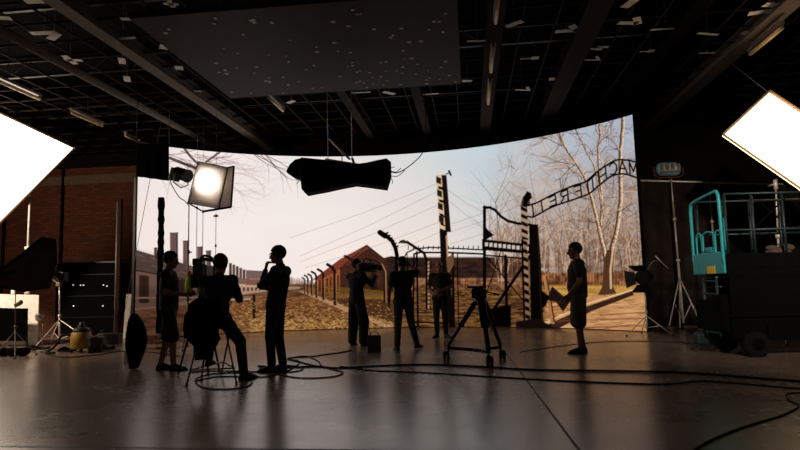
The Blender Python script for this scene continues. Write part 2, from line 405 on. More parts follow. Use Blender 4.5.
for _ in range(420):
    x = rng.uniform(394, 545); y = rng.uniform(290, 329); stroke([(x, y), (x + rng.uniform(2, 6), y - rng.uniform(-.5, .5))], .7, [(64, 42, 28), (186, 146, 96)][rng.randint(2)], .5)
for _ in range(1100):
    x = rng.uniform(210, 400); y = 300 + 31 * rng.rand() ** .7; stroke([(x, y), (x + rng.uniform(.6, 2.2), y - rng.uniform(-.6, .6))], .55, [(78, 52, 34), (236, 196, 136)][rng.randint(2)], .55)
# wires
for (a, b) in [((300, 256), (436, 192)), ((300, 262), (438, 205)), ((305, 268), (440, 222)), ((290, 238), (436, 184)), ((390, 250), (440, 232)), ((448, 190), (484, 212)), ((448, 200), (484, 226)), ((450, 232), (520, 205)), ((452, 224), (520, 196)), ((450, 244), (522, 218))]:
    stroke([a, ((a[0] + b[0]) / 2, (a[1] + b[1]) / 2 + 2), b], .55, (122, 108, 100), .55)
DK = (16, 10, 9)
# curved posts
stroke([(381.5, 233), (386, 235.5), (392, 241), (395.5, 248), (397, 256), (396.5, 275), (396, 300)], 4.4, DK, 1, 4)
for k in range(6): stroke([(386 + k * 2, 233.5 + k * 2.7), (388 + k * 2, 232.5 + k * 2.7)], 1.6, DK)
stroke([(380, 232.5), (385, 236)], 5.4, DK); stroke([(399, 300), (399, 262)], 1, (150, 110, 80), .6)
stroke([(369, 259.5), (376, 261), (382, 267), (384.5, 275), (385, 302)], 2.8, (54, 38, 30)); stroke([(386, 302), (385.8, 272), (382, 264)], 1, (176, 134, 100), .8)
stroke([(407, 242), (417, 248.5), (424, 253), (427, 262), (427, 308)], 2.8, DK); stroke([(428.5, 308), (428.5, 262)], 1.6, (206, 162, 122), .8)
for k in range(11): stroke([(427, 264 + k * 4), (430.5, 264 + k * 4)], 1.1, DK)
poly([(398, 243.5), (400, 240.5), (404, 239.5), (408, 242.5), (408, 244.5)], (60, 48, 42)); stroke([(400, 243.6), (407, 244.2)], 1, (230, 214, 196))
# wire arch with barbs
stroke([(405, 256), (407, 252.5), (415, 248.8), (431, 247.4), (460, 248.6), (484, 250)], 1.4, DK)
stroke([(413, 330), (414, 254), (420, 252.4), (450, 252.6), (484, 254)], 1.8, DK)
for x in range(408, 484, 5): stroke([(x, 249.5), (x + .6, 246)], .9, DK)
for (x, a, b, wd) in [(416.8, 252, 330, 2.0), (452.6, 254, 330, 2.6), (457.5, 254, 324, 1.2), (407, 254, 300, 1)]: stroke([(x, a), (x + 1.2, b)], wd, DK)
for y in (262, 271, 281, 290, 299, 309, 318): stroke([(396, y), (528, y + 1)], .55, (40, 28, 22), .6)
stroke([(408, 322), (452, 323)], 1.6, DK)
# striped poles
def striped(x0, y0, x1, y1, wd, pitch, dark=(26, 20, 18), light=(220, 204, 186), slope=.9, a=1):
    sl = [(x0 - wd / 2, y0), (x0 + wd / 2, y0), (x1 + wd / 2, y1), (x1 - wd / 2, y1)]; poly(sl, light)
    y = y0
    while y < y1:
        t0 = (y - y0) / (y1 - y0); xc = x0 + (x1 - x0) * t0; h = pitch * .5
        poly([(xc - wd / 2, y), (xc + wd / 2, y + wd * slope * .5), (xc + wd / 2, min(y1, y + wd * slope * .5 + h)), (xc - wd / 2, min(y1, y + h))], dark); y += pitch
poly([(436, 175), (446, 174.5), (450.5, 232), (440, 233)], (206, 180, 150))
striped(438.6, 176, 442.5, 232, 5, 13, (52, 38, 32), (214, 186, 154)); poly([(441.5, 175), (446.5, 175), (451, 232), (445.5, 232)], (38, 26, 22))
for y in (186, 199, 213, 222): poly([(436.8 + (y - 175) * .06, y), (443, y + 1), (446, y + 5), (438 + (y - 175) * .06, y + 3)], DK)
poly([(439.5, 230), (447, 230), (449, 268), (455, 328), (449, 328), (441, 268)], (26, 18, 15)); stroke([(446.5, 236), (448, 262)], 1.6, (196, 160, 128), .8)
poly([(446, 258), (453, 254), (454, 264), (448, 276)], (112, 84, 66)); stroke([(446, 174), (450, 172.5)], 1, DK); stroke([(449, 171), (450.8, 175)], 2, DK)
# gate
stroke([(484.5, 207), (484.5, 330)], 3.2, DK); stroke([(484, 207.5), (490, 207.5), (495, 210), (501, 216.5), (508, 221), (518, 223.5), (531, 225)], 2.8, DK)
poly([(484, 224), (488, 230), (494, 235), (484, 241)], DK)
poly([(482, 239), (531, 244.5), (531, 254), (482, 250)], DK)
for k in range(10):
    x = 486.5 + k * 4.5; y = 244.2 + k * .48; poly([(x - 1.5, y - 1.8), (x + 1.5, y - 1.8), (x + 1.5, y + 2), (x - 1.5, y + 2)], (198, 184, 172))
stroke([(484, 255), (530, 259)], 1.5, DK)
stroke([(505.5, 256), (507, 324)], 3.0, DK); stroke([(530, 256), (494, 309)], 3.0, DK); stroke([(487, 257), (527, 305)], 1.3, DK); stroke([(500, 254), (484, 300)], 1.0, DK)
poly([(488, 309), (507, 305), (511, 306), (511, 327), (490, 327)], (14, 10, 8))
striped(524, 206, 525, 240, 6.4, 7.4, (20, 14, 12), (160, 136, 114)); striped(525, 240, 528, 324, 4.6, 8.2, (18, 12, 10), (150, 122, 100)); stroke([(522, 240), (524.5, 326)], 2, (18, 12, 10)); poly([(521, 203), (523, 196), (530, 197), (530, 206), (521, 207)], (80, 60, 50))
poly([(524, 196), (527, 191), (531, 193), (532, 198), (528, 201), (527, 208), (523, 206)], DK)
poly([(529, 224), (538, 224.5), (541, 262), (543.5, 330), (531, 330)], (17, 12, 10)); stroke([(537.5, 226), (542, 326)], 1.2, (54, 38, 30), .6)
poly([(516, 322), (536, 318), (556, 328), (556, 332), (516, 332)], (34, 24, 20)); poly([(541, 290), (549, 296), (546, 306), (542, 308)], DK)
# arched lettering seen from behind
def cat(pts, n=8):
    P = smooth_path([(x, y, 0) for x, y in pts], n); return [(p.x, p.y) for p in P]
lo = cat([(528, 216.5), (533, 217), (539, 214), (553, 206.6), (578, 198), (590, 193), (600, 184.6), (612, 176), (624, 174), (637, 178), (652, 186)])
up = cat([(528, 205.5), (533, 204), (539, 201.7), (553, 194.4), (573, 185.8), (585, 182), (595, 173.6), (605, 166.3), (616, 160.2), (627, 160.2), (637, 162.6), (652, 170)])
stroke(lo, 1.8, DK); stroke(up, 1.8, DK)
def arch(s, v):
    """s along the sign 0..1, v from lower (0) to upper (1)"""
    def pt(c, q):
        i = min(int(q * (len(c) - 1)), len(c) - 2); t = q * (len(c) - 1) - i
        return c[i][0] + (c[i + 1][0] - c[i][0]) * t, c[i][1] + (c[i + 1][1] - c[i][1]) * t
    a = pt(lo, s); yu = float(np.interp(a[0] - 1.5, [p[0] for p in up], [p[1] for p in up])); return a[0] - 1.5 * v, a[1] + (yu - a[1]) * v
GL = {'I': [[(.5, 0), (.5, 1)]], 'E': [[(1, 0), (0, 0), (0, 1), (1, 1)], [(0, .5), (.8, .5)]], 'F': [[(0, 0), (0, 1), (1, 1)], [(0, .5), (.8, .5)]],
      'R': [[(0, 0), (0, 1), (.8, 1), (1, .8), (.8, .5), (0, .5)], [(.5, .5), (1, 0)]], 'T': [[(.5, 0), (.5, 1)], [(0, 1), (1, 1)]],
      'H': [[(0, 0), (0, 1)], [(1, 0), (1, 1)], [(0, .5), (1, .5)]], 'C': [[(1, .9), (.7, 1), (.3, 1), (0, .7), (0, .3), (.3, 0), (.7, 0), (1, .1)]],
      'A': [[(0, 0), (.5, 1), (1, 0)], [(.2, .35), (.8, .35)]], 'M': [[(0, 0), (.05, 1), (.5, .3), (.95, 1), (1, 0)]]}
def sx_(x):
    best = min(range(400), key=lambda k: abs((arch(k / 399, .5))[0] - x)); return best / 399
for chh, x0, x1 in [('I', 540, 544), ('E', 549, 556), ('R', 561, 568), ('F', 574, 581), ('T', 589, 596), ('H', 598.5, 606), ('C', 610, 616.5), ('A', 619, 626.5), ('M', 629.5, 637)]:
    s0, s1 = sx_(x0), sx_(x1)
    for st in GL[chh]:
        stroke([arch(s1 + (s0 - s1) * a, .1 + .8 * b) for a, b in st], 1.5, DK)
for x in (533, 588, 645): stroke([arch(sx_(x), 0), arch(sx_(x), 1)], 1.6, DK)
# twigs at the top left and far left
for _ in range(20):
    branch(rng.uniform(150, 205), rng.uniform(150, 175), rng.uniform(-.9, .3), rng.uniform(18, 40), 1.2, (120, 96, 92), 2, .6)
for _ in range(12): branch(rng.uniform(225, 245), rng.uniform(150, 195), rng.uniform(-.9, .1), rng.uniform(20, 36), .8, (176, 150, 146), 2, .55)
for _ in range(5): branch(rng.uniform(250, 265), 152, rng.uniform(-1.0, -.3), 40, 1.0, (80, 64, 62), 1, .8)
stroke([(170, 158), (182, 163), (196, 168), (205, 166)], 3, (60, 46, 44), .9); stroke([(184, 148), (190, 156), (204, 170)], 2.4, (60, 46, 44), .9); stroke([(206, 162), (220, 152)], 2, (70, 54, 52), .9)

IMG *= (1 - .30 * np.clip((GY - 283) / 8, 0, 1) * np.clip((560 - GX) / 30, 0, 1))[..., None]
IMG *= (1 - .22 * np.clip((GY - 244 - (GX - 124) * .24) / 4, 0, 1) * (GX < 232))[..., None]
IS = np.where(IMG <= .0031308, IMG * 12.92, 1.055 * np.clip(IMG, 1e-6, 1) ** (1 / 2.4) - .055)      # the wall's own punchy picture grade
IS = np.clip(IS + .42 * (IS * IS * (3 - 2 * IS) - IS) - .012, 0, 1)
IMG = np.where(IS <= .04045, IS / 12.92, ((IS + .055) / 1.055) ** 2.4).astype(np.float32)

# ------------------------------------------------------------------ the curved video wall itself
WC = Vector((-2.351, 9.545, 0)); WR = 8.245; WH = 5.2; A0, A1 = math.radians(-50.0), math.radians(51.0)
NU, NV = 1150, 420
ang = np.linspace(A0, A1, NU); zz = np.linspace(0.02, WH, NV)
AA, VV = np.meshgrid(ang, zz)
VX = WC.x + WR * np.sin(AA); VY = WC.y + WR * np.cos(AA)
CO = np.stack([VX, VY, VV], -1).reshape(-1, 3)
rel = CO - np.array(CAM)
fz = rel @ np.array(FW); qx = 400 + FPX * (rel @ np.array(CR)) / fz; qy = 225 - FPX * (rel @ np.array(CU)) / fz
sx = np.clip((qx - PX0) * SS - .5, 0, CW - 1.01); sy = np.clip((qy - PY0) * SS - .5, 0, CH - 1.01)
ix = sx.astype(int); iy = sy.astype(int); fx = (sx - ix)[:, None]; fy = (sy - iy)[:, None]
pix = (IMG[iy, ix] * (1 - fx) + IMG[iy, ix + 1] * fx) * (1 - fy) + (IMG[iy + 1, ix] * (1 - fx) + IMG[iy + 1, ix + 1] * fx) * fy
wall = thing('video_wall', (WC.x, WC.y + WR, 0), 'tall curved video wall showing a bare-tree camp gate and brick sheds at dusk', 'video wall')
me = bpy.data.meshes.new('screen')
off = np.array(origin(wall)); me.vertices.add(NU * NV); me.vertices.foreach_set('co', (CO - off).astype(np.float32).ravel())
ii = np.arange(NU * NV).reshape(NV, NU)
fa = np.stack([ii[:-1, :-1], ii[:-1, 1:], ii[1:, 1:], ii[1:, :-1]], -1).reshape(-1, 4)
me.loops.add(fa.size); me.polygons.add(len(fa))
me.loops.foreach_set('vertex_index', fa.ravel().astype(np.int32))
me.polygons.foreach_set('loop_start', np.arange(0, fa.size, 4, dtype=np.int32))
me.update(calc_edges=True)
ca = me.color_attributes.new('picture', 'FLOAT_COLOR', 'POINT')
ca.data.foreach_set('color', np.concatenate([pix, np.ones((len(pix), 1))], 1).astype(np.float32).ravel())
scr = bpy.data.objects.new('screen', me); COL.objects.link(scr); scr.parent = wall
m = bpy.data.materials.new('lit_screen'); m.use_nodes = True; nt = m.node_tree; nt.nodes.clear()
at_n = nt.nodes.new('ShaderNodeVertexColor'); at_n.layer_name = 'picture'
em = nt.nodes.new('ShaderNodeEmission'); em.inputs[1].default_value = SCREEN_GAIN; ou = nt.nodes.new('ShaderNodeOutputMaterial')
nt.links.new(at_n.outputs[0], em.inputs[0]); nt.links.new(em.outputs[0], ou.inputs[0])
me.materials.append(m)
b = MB()   # the cabinets behind the lit face
inner = []; outer = []
N = 40
for k in range(N + 1):
    a = A0 + (A1 - A0) * k / N; s, c = math.sin(a), math.cos(a)
    r1, r2 = WR + .015, WR + .13
    inner.append([Vector((WC.x + r * s, WC.y + r * c, z)) for r, z in ((r1, 0), (r2, 0), (r2, WH + .02), (r1, WH + .02))])
b.loft([[b.bm.verts.new(p) for p in q] for q in inner], smooth=False)
b.build('cabinet_backing', 'black_metal', wall)

# ------------------------------------------------------------------ the room
RX0, RX1, RY0, RY1, RZ = -17.0, 10.5, -6.0, 18.8, 6.7
def floor_mat():
    m = bpy.data.materials.new('polished_concrete'); m.use_nodes = True; nt = m.node_tree; b = nt.nodes['Principled BSDF']; L = nt.links
    tc = nt.nodes.new('ShaderNodeTexCoord')
    n1 = nt.nodes.new('ShaderNodeTexNoise'); n1.inputs['Scale'].default_value = .45; n1.inputs['Detail'].default_value = 6; n1.inputs['Roughness'].default_value = .65
    n2 = nt.nodes.new('ShaderNodeTexNoise'); n2.inputs['Scale'].default_value = 9; n2.inputs['Detail'].default_value = 6
    L.new(tc.outputs['Object'], n1.inputs['Vector']); L.new(tc.outputs['Object'], n2.inputs['Vector'])
    mx = nt.nodes.new('ShaderNodeMath'); mx.operation = 'MULTIPLY_ADD'; mx.inputs[1].default_value = .2; L.new(n2.outputs[0], mx.inputs[0]); L.new(n1.outputs[0], mx.inputs[2])
    r = nt.nodes.new('ShaderNodeValToRGB'); r.color_ramp.elements[0].position = .4; r.color_ramp.elements[1].position = .95
    r.color_ramp.elements[0].color = (*[s2l(v) for v in (112, 93, 81)], 1); r.color_ramp.elements[1].color = (*[s2l(v) for v in (162, 140, 125)], 1)
    L.new(mx.outputs[0], r.inputs[0]); L.new(r.outputs[0], b.inputs['Base Color'])
    rr = nt.nodes.new('ShaderNodeMapRange'); rr.inputs[1].default_value = .3; rr.inputs[2].default_value = 1.0; rr.inputs[3].default_value = .17; rr.inputs[4].default_value = .36
    L.new(mx.outputs[0], rr.inputs[0]); L.new(rr.outputs[0], b.inputs['Roughness'])
    b.inputs['Specular IOR Level'].default_value = .85
    bp = nt.nodes.new('ShaderNodeBump'); bp.inputs['Strength'].default_value = .04; bp.inputs['Distance'].default_value = .01
    L.new(n2.outputs[0], bp.inputs['Height']); L.new(bp.outputs[0], b.inputs['Normal'])
    return m
def brick_mat():
    m = bpy.data.materials.new('brick'); m.use_nodes = True; nt = m.node_tree; b = nt.nodes['Principled BSDF']; L = nt.links
    tc = nt.nodes.new('ShaderNodeTexCoord'); sp = nt.nodes.new('ShaderNodeSeparateXYZ'); cb = nt.nodes.new('ShaderNodeCombineXYZ')
    L.new(tc.outputs['Object'], sp.inputs[0]); L.new(sp.outputs[0], cb.inputs[0]); L.new(sp.outputs[2], cb.inputs[1])
    br = nt.nodes.new('ShaderNodeTexBrick'); L.new(cb.outputs[0], br.inputs['Vector'])
    br.inputs['Scale'].default_value = 1.0; br.inputs['Brick Width'].default_value = .27; br.inputs['Row Height'].default_value = .09; br.inputs['Mortar Size'].default_value = .008
    for i, c in (('Color1', (120, 66, 42)), ('Color2', (92, 50, 33)), ('Mortar', (64, 42, 32))): br.inputs[i].default_value = (*[s2l(v) for v in c], 1)
    L.new(br.outputs['Color'], b.inputs['Base Color']); b.inputs['Roughness'].default_value = .85
    bp = nt.nodes.new('ShaderNodeBump'); bp.inputs['Strength'].default_value = .5; bp.inputs['Distance'].default_value = .01; bp.invert = True
    L.new(br.outputs['Fac'], bp.inputs['Height']); L.new(bp.outputs[0], b.inputs['Normal'])
    return m
struct('floor', MB().box(((RX0 + RX1) / 2, (RY0 + RY1) / 2, -.1), (RX1 - RX0, RY1 - RY0, .2)), floor_mat())
struct('ceiling', MB().box(((RX0 + RX1) / 2, (RY0 + RY1) / 2, RZ + .1), (RX1 - RX0, RY1 - RY0, .2)), 'ceiling')
struct('wall_left', MB().box((RX0 - .1, (RY0 + RY1) / 2, RZ / 2), (.2, RY1 - RY0, RZ)), 'wall_dark')
struct('wall_right', MB().box((RX1 + .1, (RY0 + RY1) / 2, RZ / 2), (.2, RY1 - RY0, RZ)), 'wall_dark')
struct('wall_front', MB().box(((RX0 + RX1) / 2, RY0 - .1, RZ / 2), (RX1 - RX0, .2, RZ)), 'wall_dark')
BZ = atY(60, 170, RY1).z; bx1 = -6.5
struct('wall_back', MB().box(((RX0 + RX1) / 2, RY1 + .1, RZ / 2), (RX1 - RX0, .2, RZ)), 'wall_dark')
struct('wall_brick', MB().box(((RX0 + bx1) / 2, RY1 - .06, BZ / 2), (bx1 - RX0, .1, BZ)), brick_mat())
b0, b1 = atY(60, 186, RY1).z, atY(60, 177.5, RY1).z
struct('trim_1', MB().box(((RX0 + bx1) / 2, RY1 - .13, (b0 + b1) / 2), (bx1 - RX0, .05, b1 - b0)), mat('concrete_band', (112, 96, 80), .85))
for i, px in enumerate((60.5, 3)):
    q = atY(px, 230, RY1 - .2); struct('trim_%d' % (i + 2), MB().box((q.x, RY1 - .16, BZ / 2), (.07, .08, BZ)), 'wall_dark')
# joints cut in the concrete floor, filled with dark sealant
m_j = mat('joint_sealant', (38, 20, 16), .6)
p, q = on(500, 345), on(585, 458); d = (q - p).normalized(); struct('trim_4', MB().bar(p, q + d, .022, .004), m_j)
p, q = on(0, 446.5), on(200, 448.5); d = (q - p).normalized(); struct('trim_5', MB().bar(p - d * 3, q + d * 6, .02, .004), m_j)

# ------------------------------------------------------------------ ceiling
GZ = 5.95
g = MB()
x = -14.0
while x < 9:
    g.box((x, 12.2, GZ), (.022, 13.6, .04)); x += .63
y = 5.6
while y < 18.6:
    g.box((-2.5, y, GZ + .02), (23, .022, .04)); y += .76
struct('trim_6', g, 'grid')
def beam_at(px, py, z, wx, hz, y0, y1, m, n):
    x = on(px, py, z).x; return struct('trim_%d' % n, MB().box((x, (y0 + y1) / 2, z + hz / 2), (wx, y1 - y0, hz)), m)
z = 5.6; x = on(75, 70.5, z + .08).x
struct('trim_7', MB().cyl((x, 5, z + .08), (x, 18.6, z + .08), .085, n=16), 'duct')
def ibeam(px, py, z, wd, y0, y1, m, n):
    x = on(px, py, z).x; g = MB()
    g.box((x, (y0 + y1) / 2, z + .01), (wd, y1 - y0, .02)); g.box((x, (y0 + y1) / 2, z + .13), (.02, y1 - y0, .24)); g.box((x, (y0 + y1) / 2, z + .26), (wd, y1 - y0, .02))
    return struct('trim_%d' % n, g, m)
ibeam(119, 47, 5.75, .27, 5, 18.6, 'duct', 8)
ibeam(493, 50, 5.7, .30, 5, 18.6, 'beam', 9)
ibeam(584, 40, 5.75, .42, 5, 18.6, 'beam', 10)
ibeam(690, 20, 5.75, .3, 5, 18.6, 'ceiling', 11)
ibeam(346, 100, 5.78, .22, 5, 18.6, 'beam', 12)
ibeam(417, 96, 5.78, .22, 5, 18.6, 'beam', 13)
ibeam(772, 22, 5.72, .34, 5, 18.6, 'duct', 14)
# bar joists crossing above the grid
for k, yy in enumerate((6.4, 9.4, 12.4, 15.4)):
    g = MB(); g.box((-3, yy, 6.62), (26, .07, .05)); g.box((-3, yy, 6.25), (26, .07, .05))
    for i in range(52): g.bar((-16 + i * .5, yy, 6.25 if i % 2 else 6.62), (-15.5 + i * .5, yy, 6.62 if i % 2 else 6.25), .02, .02)
    struct('trim_%d' % (15 + k), g, 'black_metal')

# suspended ceiling screen, switched off
PZ = 5.3
x0, x1 = on(230, 98, PZ).x, on(461, 84, PZ).x; y1 = on(345, 91, PZ).y; y0 = on(300, 5, PZ).y
led = thing('ceiling_screen', ((x0 + x1) / 2, (y0 + y1) / 2, PZ), 'large dark flat ceiling screen flecked with pale specks, hung above the stage', 'ceiling screen')
b = MB().box(((x0 + x1) / 2, (y0 + y1) / 2, PZ + .05), (x1 - x0, y1 - y0, .1))
o = b.build('screen_panel', mat('switched_off_screen', (44, 33, 28), .6, spec=.08, var=.05), led)
spk = MB(); rs = random.Random(8)  # small pale flecks scattered over the panel's underside
for k in range(95):
    xx = rs.uniform(x0 + .1, x1 - .1); yy = y1 - (y1 - y0 - .3) * rs.random() ** 1.3 - .1
    spk.box((xx, yy, PZ - .003), (rs.uniform(.03, .075), rs.uniform(.035, .07), .003), Euler((0, 0, rs.uniform(-.5, .5))).to_matrix())
b = spk.build('pale_specks', 'white_marks', led); tag(b, 'pale specks', kind='stuff')
for xx in (x0 + .3, (x0 + x1) / 2, x1 - .3):
    b = MB().box((xx, (y0 + y1) / 2, PZ + .14), (.06, y1 - y0, .08))
    for yy in (y0 + .4, y1 - .4): b.cyl((xx, yy, PZ + .15), (xx, yy, RZ), .008, n=6)
    b.build('hanging_rail', 'black_metal', led)

# paper tracking markers stuck under the grid
def marker(px, py, kind_, ang_, L=.3, W=.085, label='', group=None):
    L *= 1.15; W *= 1.35
    P = on(px, py, GZ - .04 - .008 * (len(COL.objects) % 3)); g = MB(); c, s = math.cos(ang_), math.sin(ang_)
    def strip(cx, cy, L, W, a): g.box((P.x + cx, P.y + cy, P.z), (L, W, .004), Euler((0, 0, a)).to_matrix())
    if kind_ == 'strip': strip(0, 0, L, W, ang_)
    elif kind_ == 'cross': strip(0, 0, L * 1.5, W, ang_); strip(0, 0, L * 1.5, W, ang_ + 1.4)
    elif kind_ == 'arrow': strip(0, 0, L, W, ang_); strip(.1 * c + .05, .1 * s - .09, L * .9, W, ang_ + 1.0)
    elif kind_ == 'square': strip(0, 0, W * 1.7, W * 1.7, ang_); strip(-L * .7 * c, -L * .7 * s, L, W * .5, ang_)
    if min(abs((P.x + 14) % .63), .63 - abs((P.x + 14) % .63)) > .07: g.cyl(P, (P.x, P.y, RZ), .003, n=5)
    o = rebase(g.build('tracking_marker', 'white_marks'), P)
    return tag(o, label, 'marker', group or 'paper tracking markers on the ceiling grid')
for args in [(44, 33, 'strip', .1, .42, .11, 'longest white strip marker left of the duct, upper of a touching pair'), (54, 36.5, 'strip', -.6, .34, .11, 'tilted white strip marker touching the longest strip marker, upper left ceiling'),
             (70, 60, 'cross', .3, .27, .09, 'white cross-shaped marker close beside the round pale duct'),
             (3, 18, 'strip', .3, .22, .1, 'small pale marker at the far left edge of the ceiling'), (123, 38.6, 'strip', 0, .42, .07, 'long thin pale marker strip running onto the wide beam'),
             (126, 19, 'strip', .2, .16, .08, 'small pale marker near the top, just above the long thin strip'), (122, 61, 'strip', -1.1, .3, .1, 'tilted pale strip marker left of the wide beam, upper of two parallel ones'),
             (127, 79, 'strip', -1.1, .32, .1, 'tilted pale strip marker left of the wide beam, lower of two parallel ones'), (164, 47, 'strip', -1.0, .2, .12, 'brownish white marker between wide beam and ceiling screen, upper one'),
             (179, 68, 'strip', -1.2, .2, .12, 'small square-ish pale marker left of the ceiling screen edge, middle one'), (192, 91.5, 'strip', 0, .38, .1, 'pale marker strip at the near end of the ceiling screen lower left corner'),
             (34, 1.5, 'strip', .1, .25, .1, 'pale marker cut by the top edge of the picture at upper left'), (171, 4, 'cross', .3, .14, .06, 'small pale cross marker above the ceiling screen upper left edge'),
             (291, 102, 'strip', -.7, .25, .1, 'pale marker below the ceiling screen lower edge, leftmost there'), (361, 92.5, 'strip', .05, .4, .05, 'thin pale marker strip directly below the ceiling screen, centre'),
             (389, 93, 'strip', .8, .3, .1, 'pale tilted marker just below the ceiling screen, right of the thin strip'), (514, 24, 'strip', -.6, .3, .1, 'brownish strip marker just right of the hanging lamp row, top one'),
             (566, 31, 'arrow', .0, .34, .1, 'arrow-shaped pale marker right of the lamp row'), (477, 41, 'strip', .1, .34, .045, 'thin pinkish marker strip left of the lamp row'),
             (535, 58, 'square', 0, .22, .07, 'square marker with a thin pale bar on its left side'), (594, 49, 'strip', .3, .3, .07, 'faint pale marker beside the broad brown beam, upper one'),
             (590, 60, 'arrow', .2, .26, .05, 'faint bent marker beside the broad brown beam, lower one'), (522, 90, 'arrow', .3, .3, .05, 'thin faint bent marker in the far ceiling right of the lamp row'),
             (552, 79, 'strip', 1.4, .16, .1, 'small faint square marker on the far ceiling right of the lamp row'), (431, 94, 'strip', .0, .34, .06, 'grey marker strip below the ceiling screen lower right end'),
             (467, 81, 'strip', .2, .2, .1, 'small pale marker touching the ceiling screen lower right corner'), (631, 2.5, 'strip', -1.2, .34, .12, 'reddish marker cut by the top edge, right of the broad beam'),
             (628, 23, 'arrow', .2, .32, .1, 'reddish bent marker below the one cut by the top edge'), (666, 29, 'strip', .05, .5, .05, 'long thin faint marker strip at upper right'),
             (708, 34, 'strip', .35, .4, .06, 'thin slanting faint marker strip at upper right'), (762, 12, 'strip', -.2, .38, .12, 'bright white strip marker beside the pale corner beam at upper right'),
             (754, 34, 'strip', .4, .5, .1, 'pale slanting marker strip touching the corner beam lamp'), (770, 5, 'strip', .3, .2, .12, 'small pale marker at the upper right corner'),
             (603, 47, 'strip', .2, .2, .07, 'small dim marker right of the faint beam markers'), (651, 51, 'square', 0, .16, .06, 'dim square marker in the dark right part of the ceiling'),
             (707, 53, 'strip', .1, .3, .05, 'dim level marker strip under the slanting strip at upper right')]:
    marker(*args)

# strip lamps hanging in rows
def strip_lamp(p, q, z, label, group, r=.03):
    a, c = on(*p, z), on(*q, z); c.x = a.x = (a.x + c.x) / 2; mid = (a + c) / 2
    t = thing('strip_lamp', mid + Vector((0, 0, .12)), label, 'ceiling lamp', group)
    MB().box(mid + Vector((0, 0, .09)), (.09, abs(c.y - a.y) + .06, .06), bevel=.008).build('housing', 'dull_steel', t)
    MB().cyl(a, c, r, n=14).build('tube', 'lamp_tube', t)
    for yy in (a.y, c.y): MB().box((mid.x, yy, z + .04), (.06, .02, .1)).build('end_holder', 'dull_steel', t)
    MB().cyl((mid.x, mid.y, z + .1), (mid.x, mid.y, RZ), .006, n=6).build('hanger', 'black_metal', t)
strip_lamp((-30, 69), (40, 99), 5.5, 'unlit strip lamp on the left, nearest of its row of three', 'strip lamps over the brick wall side', .035)
strip_lamp((72, 112.5), (102, 126), 5.5, 'unlit strip lamp on the left, middle of its row of three', 'strip lamps over the brick wall side', .035)
strip_lamp((125, 136), (140, 142), 5.5, 'unlit strip lamp on the left, farthest of its row of three', 'strip lamps over the brick wall side')
strip_lamp((498, -6), (496, 23), 5.5, 'warm strip lamp right of the ceiling screen, nearest of three in line', 'strip lamps right of the ceiling screen')
strip_lamp((493, 47), (491.5, 72), 5.5, 'warm strip lamp right of the ceiling screen, middle of three in line', 'strip lamps right of the ceiling screen')
strip_lamp((489.5, 82), (489, 104), 5.5, 'warm strip lamp right of the ceiling screen, farthest of three in line', 'strip lamps right of the ceiling screen')
strip_lamp((782, 28), (750, 54), 5.5, 'bright strip lamp hanging under the pale beam in the upper right corner', 'strip lamps in the corners', .04)
strip_lamp((267, 96), (283, 111), 5.5, 'short warm strip lamp just below the ceiling screen lower edge', 'strip lamps in the corners')

# ------------------------------------------------------------------ soft boxes, stands, hanging gear
def emit_mat(name, rgb, strength):
    m = bpy.data.materials.new(name); m.use_nodes = True; nt = m.node_tree; b = nt.nodes['Principled BSDF']
    b.inputs['Base Color'].default_value = (.8, .8, .8, 1); b.inputs['Emission Color'].default_value = (*[s2l(v) for v in rgb], 1)
    n = nt.nodes.new('ShaderNodeTexNoise'); n.inputs['Scale'].default_value = 1.5
    mr = nt.nodes.new('ShaderNodeMapRange'); mr.inputs[3].default_value = strength * .93; mr.inputs[4].default_value = strength * 1.07
    nt.links.new(n.outputs[0], mr.inputs[0]); nt.links.new(mr.outputs[0], b.inputs['Emission Strength'])
    return m
def light_stand(P, top, spread, label, group=None, m='dull_steel', ang=.3, r=.017, hub=.62, foot=None, arms=True, bottom=.12):
    """three-legged stand: P on the floor, top a point the column reaches"""
    P = Vector(P); top = Vector(top); t = thing('light_stand', P, label, 'light stand', group)
    up = (top - P); H = up.length; u_ = up / H; g = MB(); zs = [bottom, hub + .45, (hub + .45 + H) / 2, H] if H > hub + .9 else [bottom, hub + .1, H]
    for i, (a, b_) in enumerate(zip(zs, zs[1:])): g.cyl(P + u_ * a, P + u_ * b_, r * (1 - i * .2), n=10)
    for zc in zs[1:-1]: g.cyl(P + u_ * (zc - .05), P + u_ * (zc + .02), r * 1.7, n=10)
    g.build('column', m, t)
    g = MB()
    for zc in zs[1:-1]: g.cyl(P + u_ * (zc - .02) + R0 * r, P + u_ * (zc - .02) + R0 * (r + .05), .012, n=8)
    g.build('clamp_knob', 'black_plastic', t)
    for k in range(3):
        a = ang + k * 2 * math.pi / 3; f = P + Vector((math.cos(a) * spread, math.sin(a) * spread, .012)); h = P + u_ * hub
        g = MB().tube([h, h.lerp(f, .96), f], r * .62, n=8)
        mid = h.lerp(f, .52); g.tube([P + u_ * (bottom + .04), mid], r * .4, n=6)
        lg = g.build('leg', m, t)
        MB().ell(f + Vector((0, 0, .004)), (.026, .026, .015)).build('rubber_foot', 'rubber', lg)
    return t
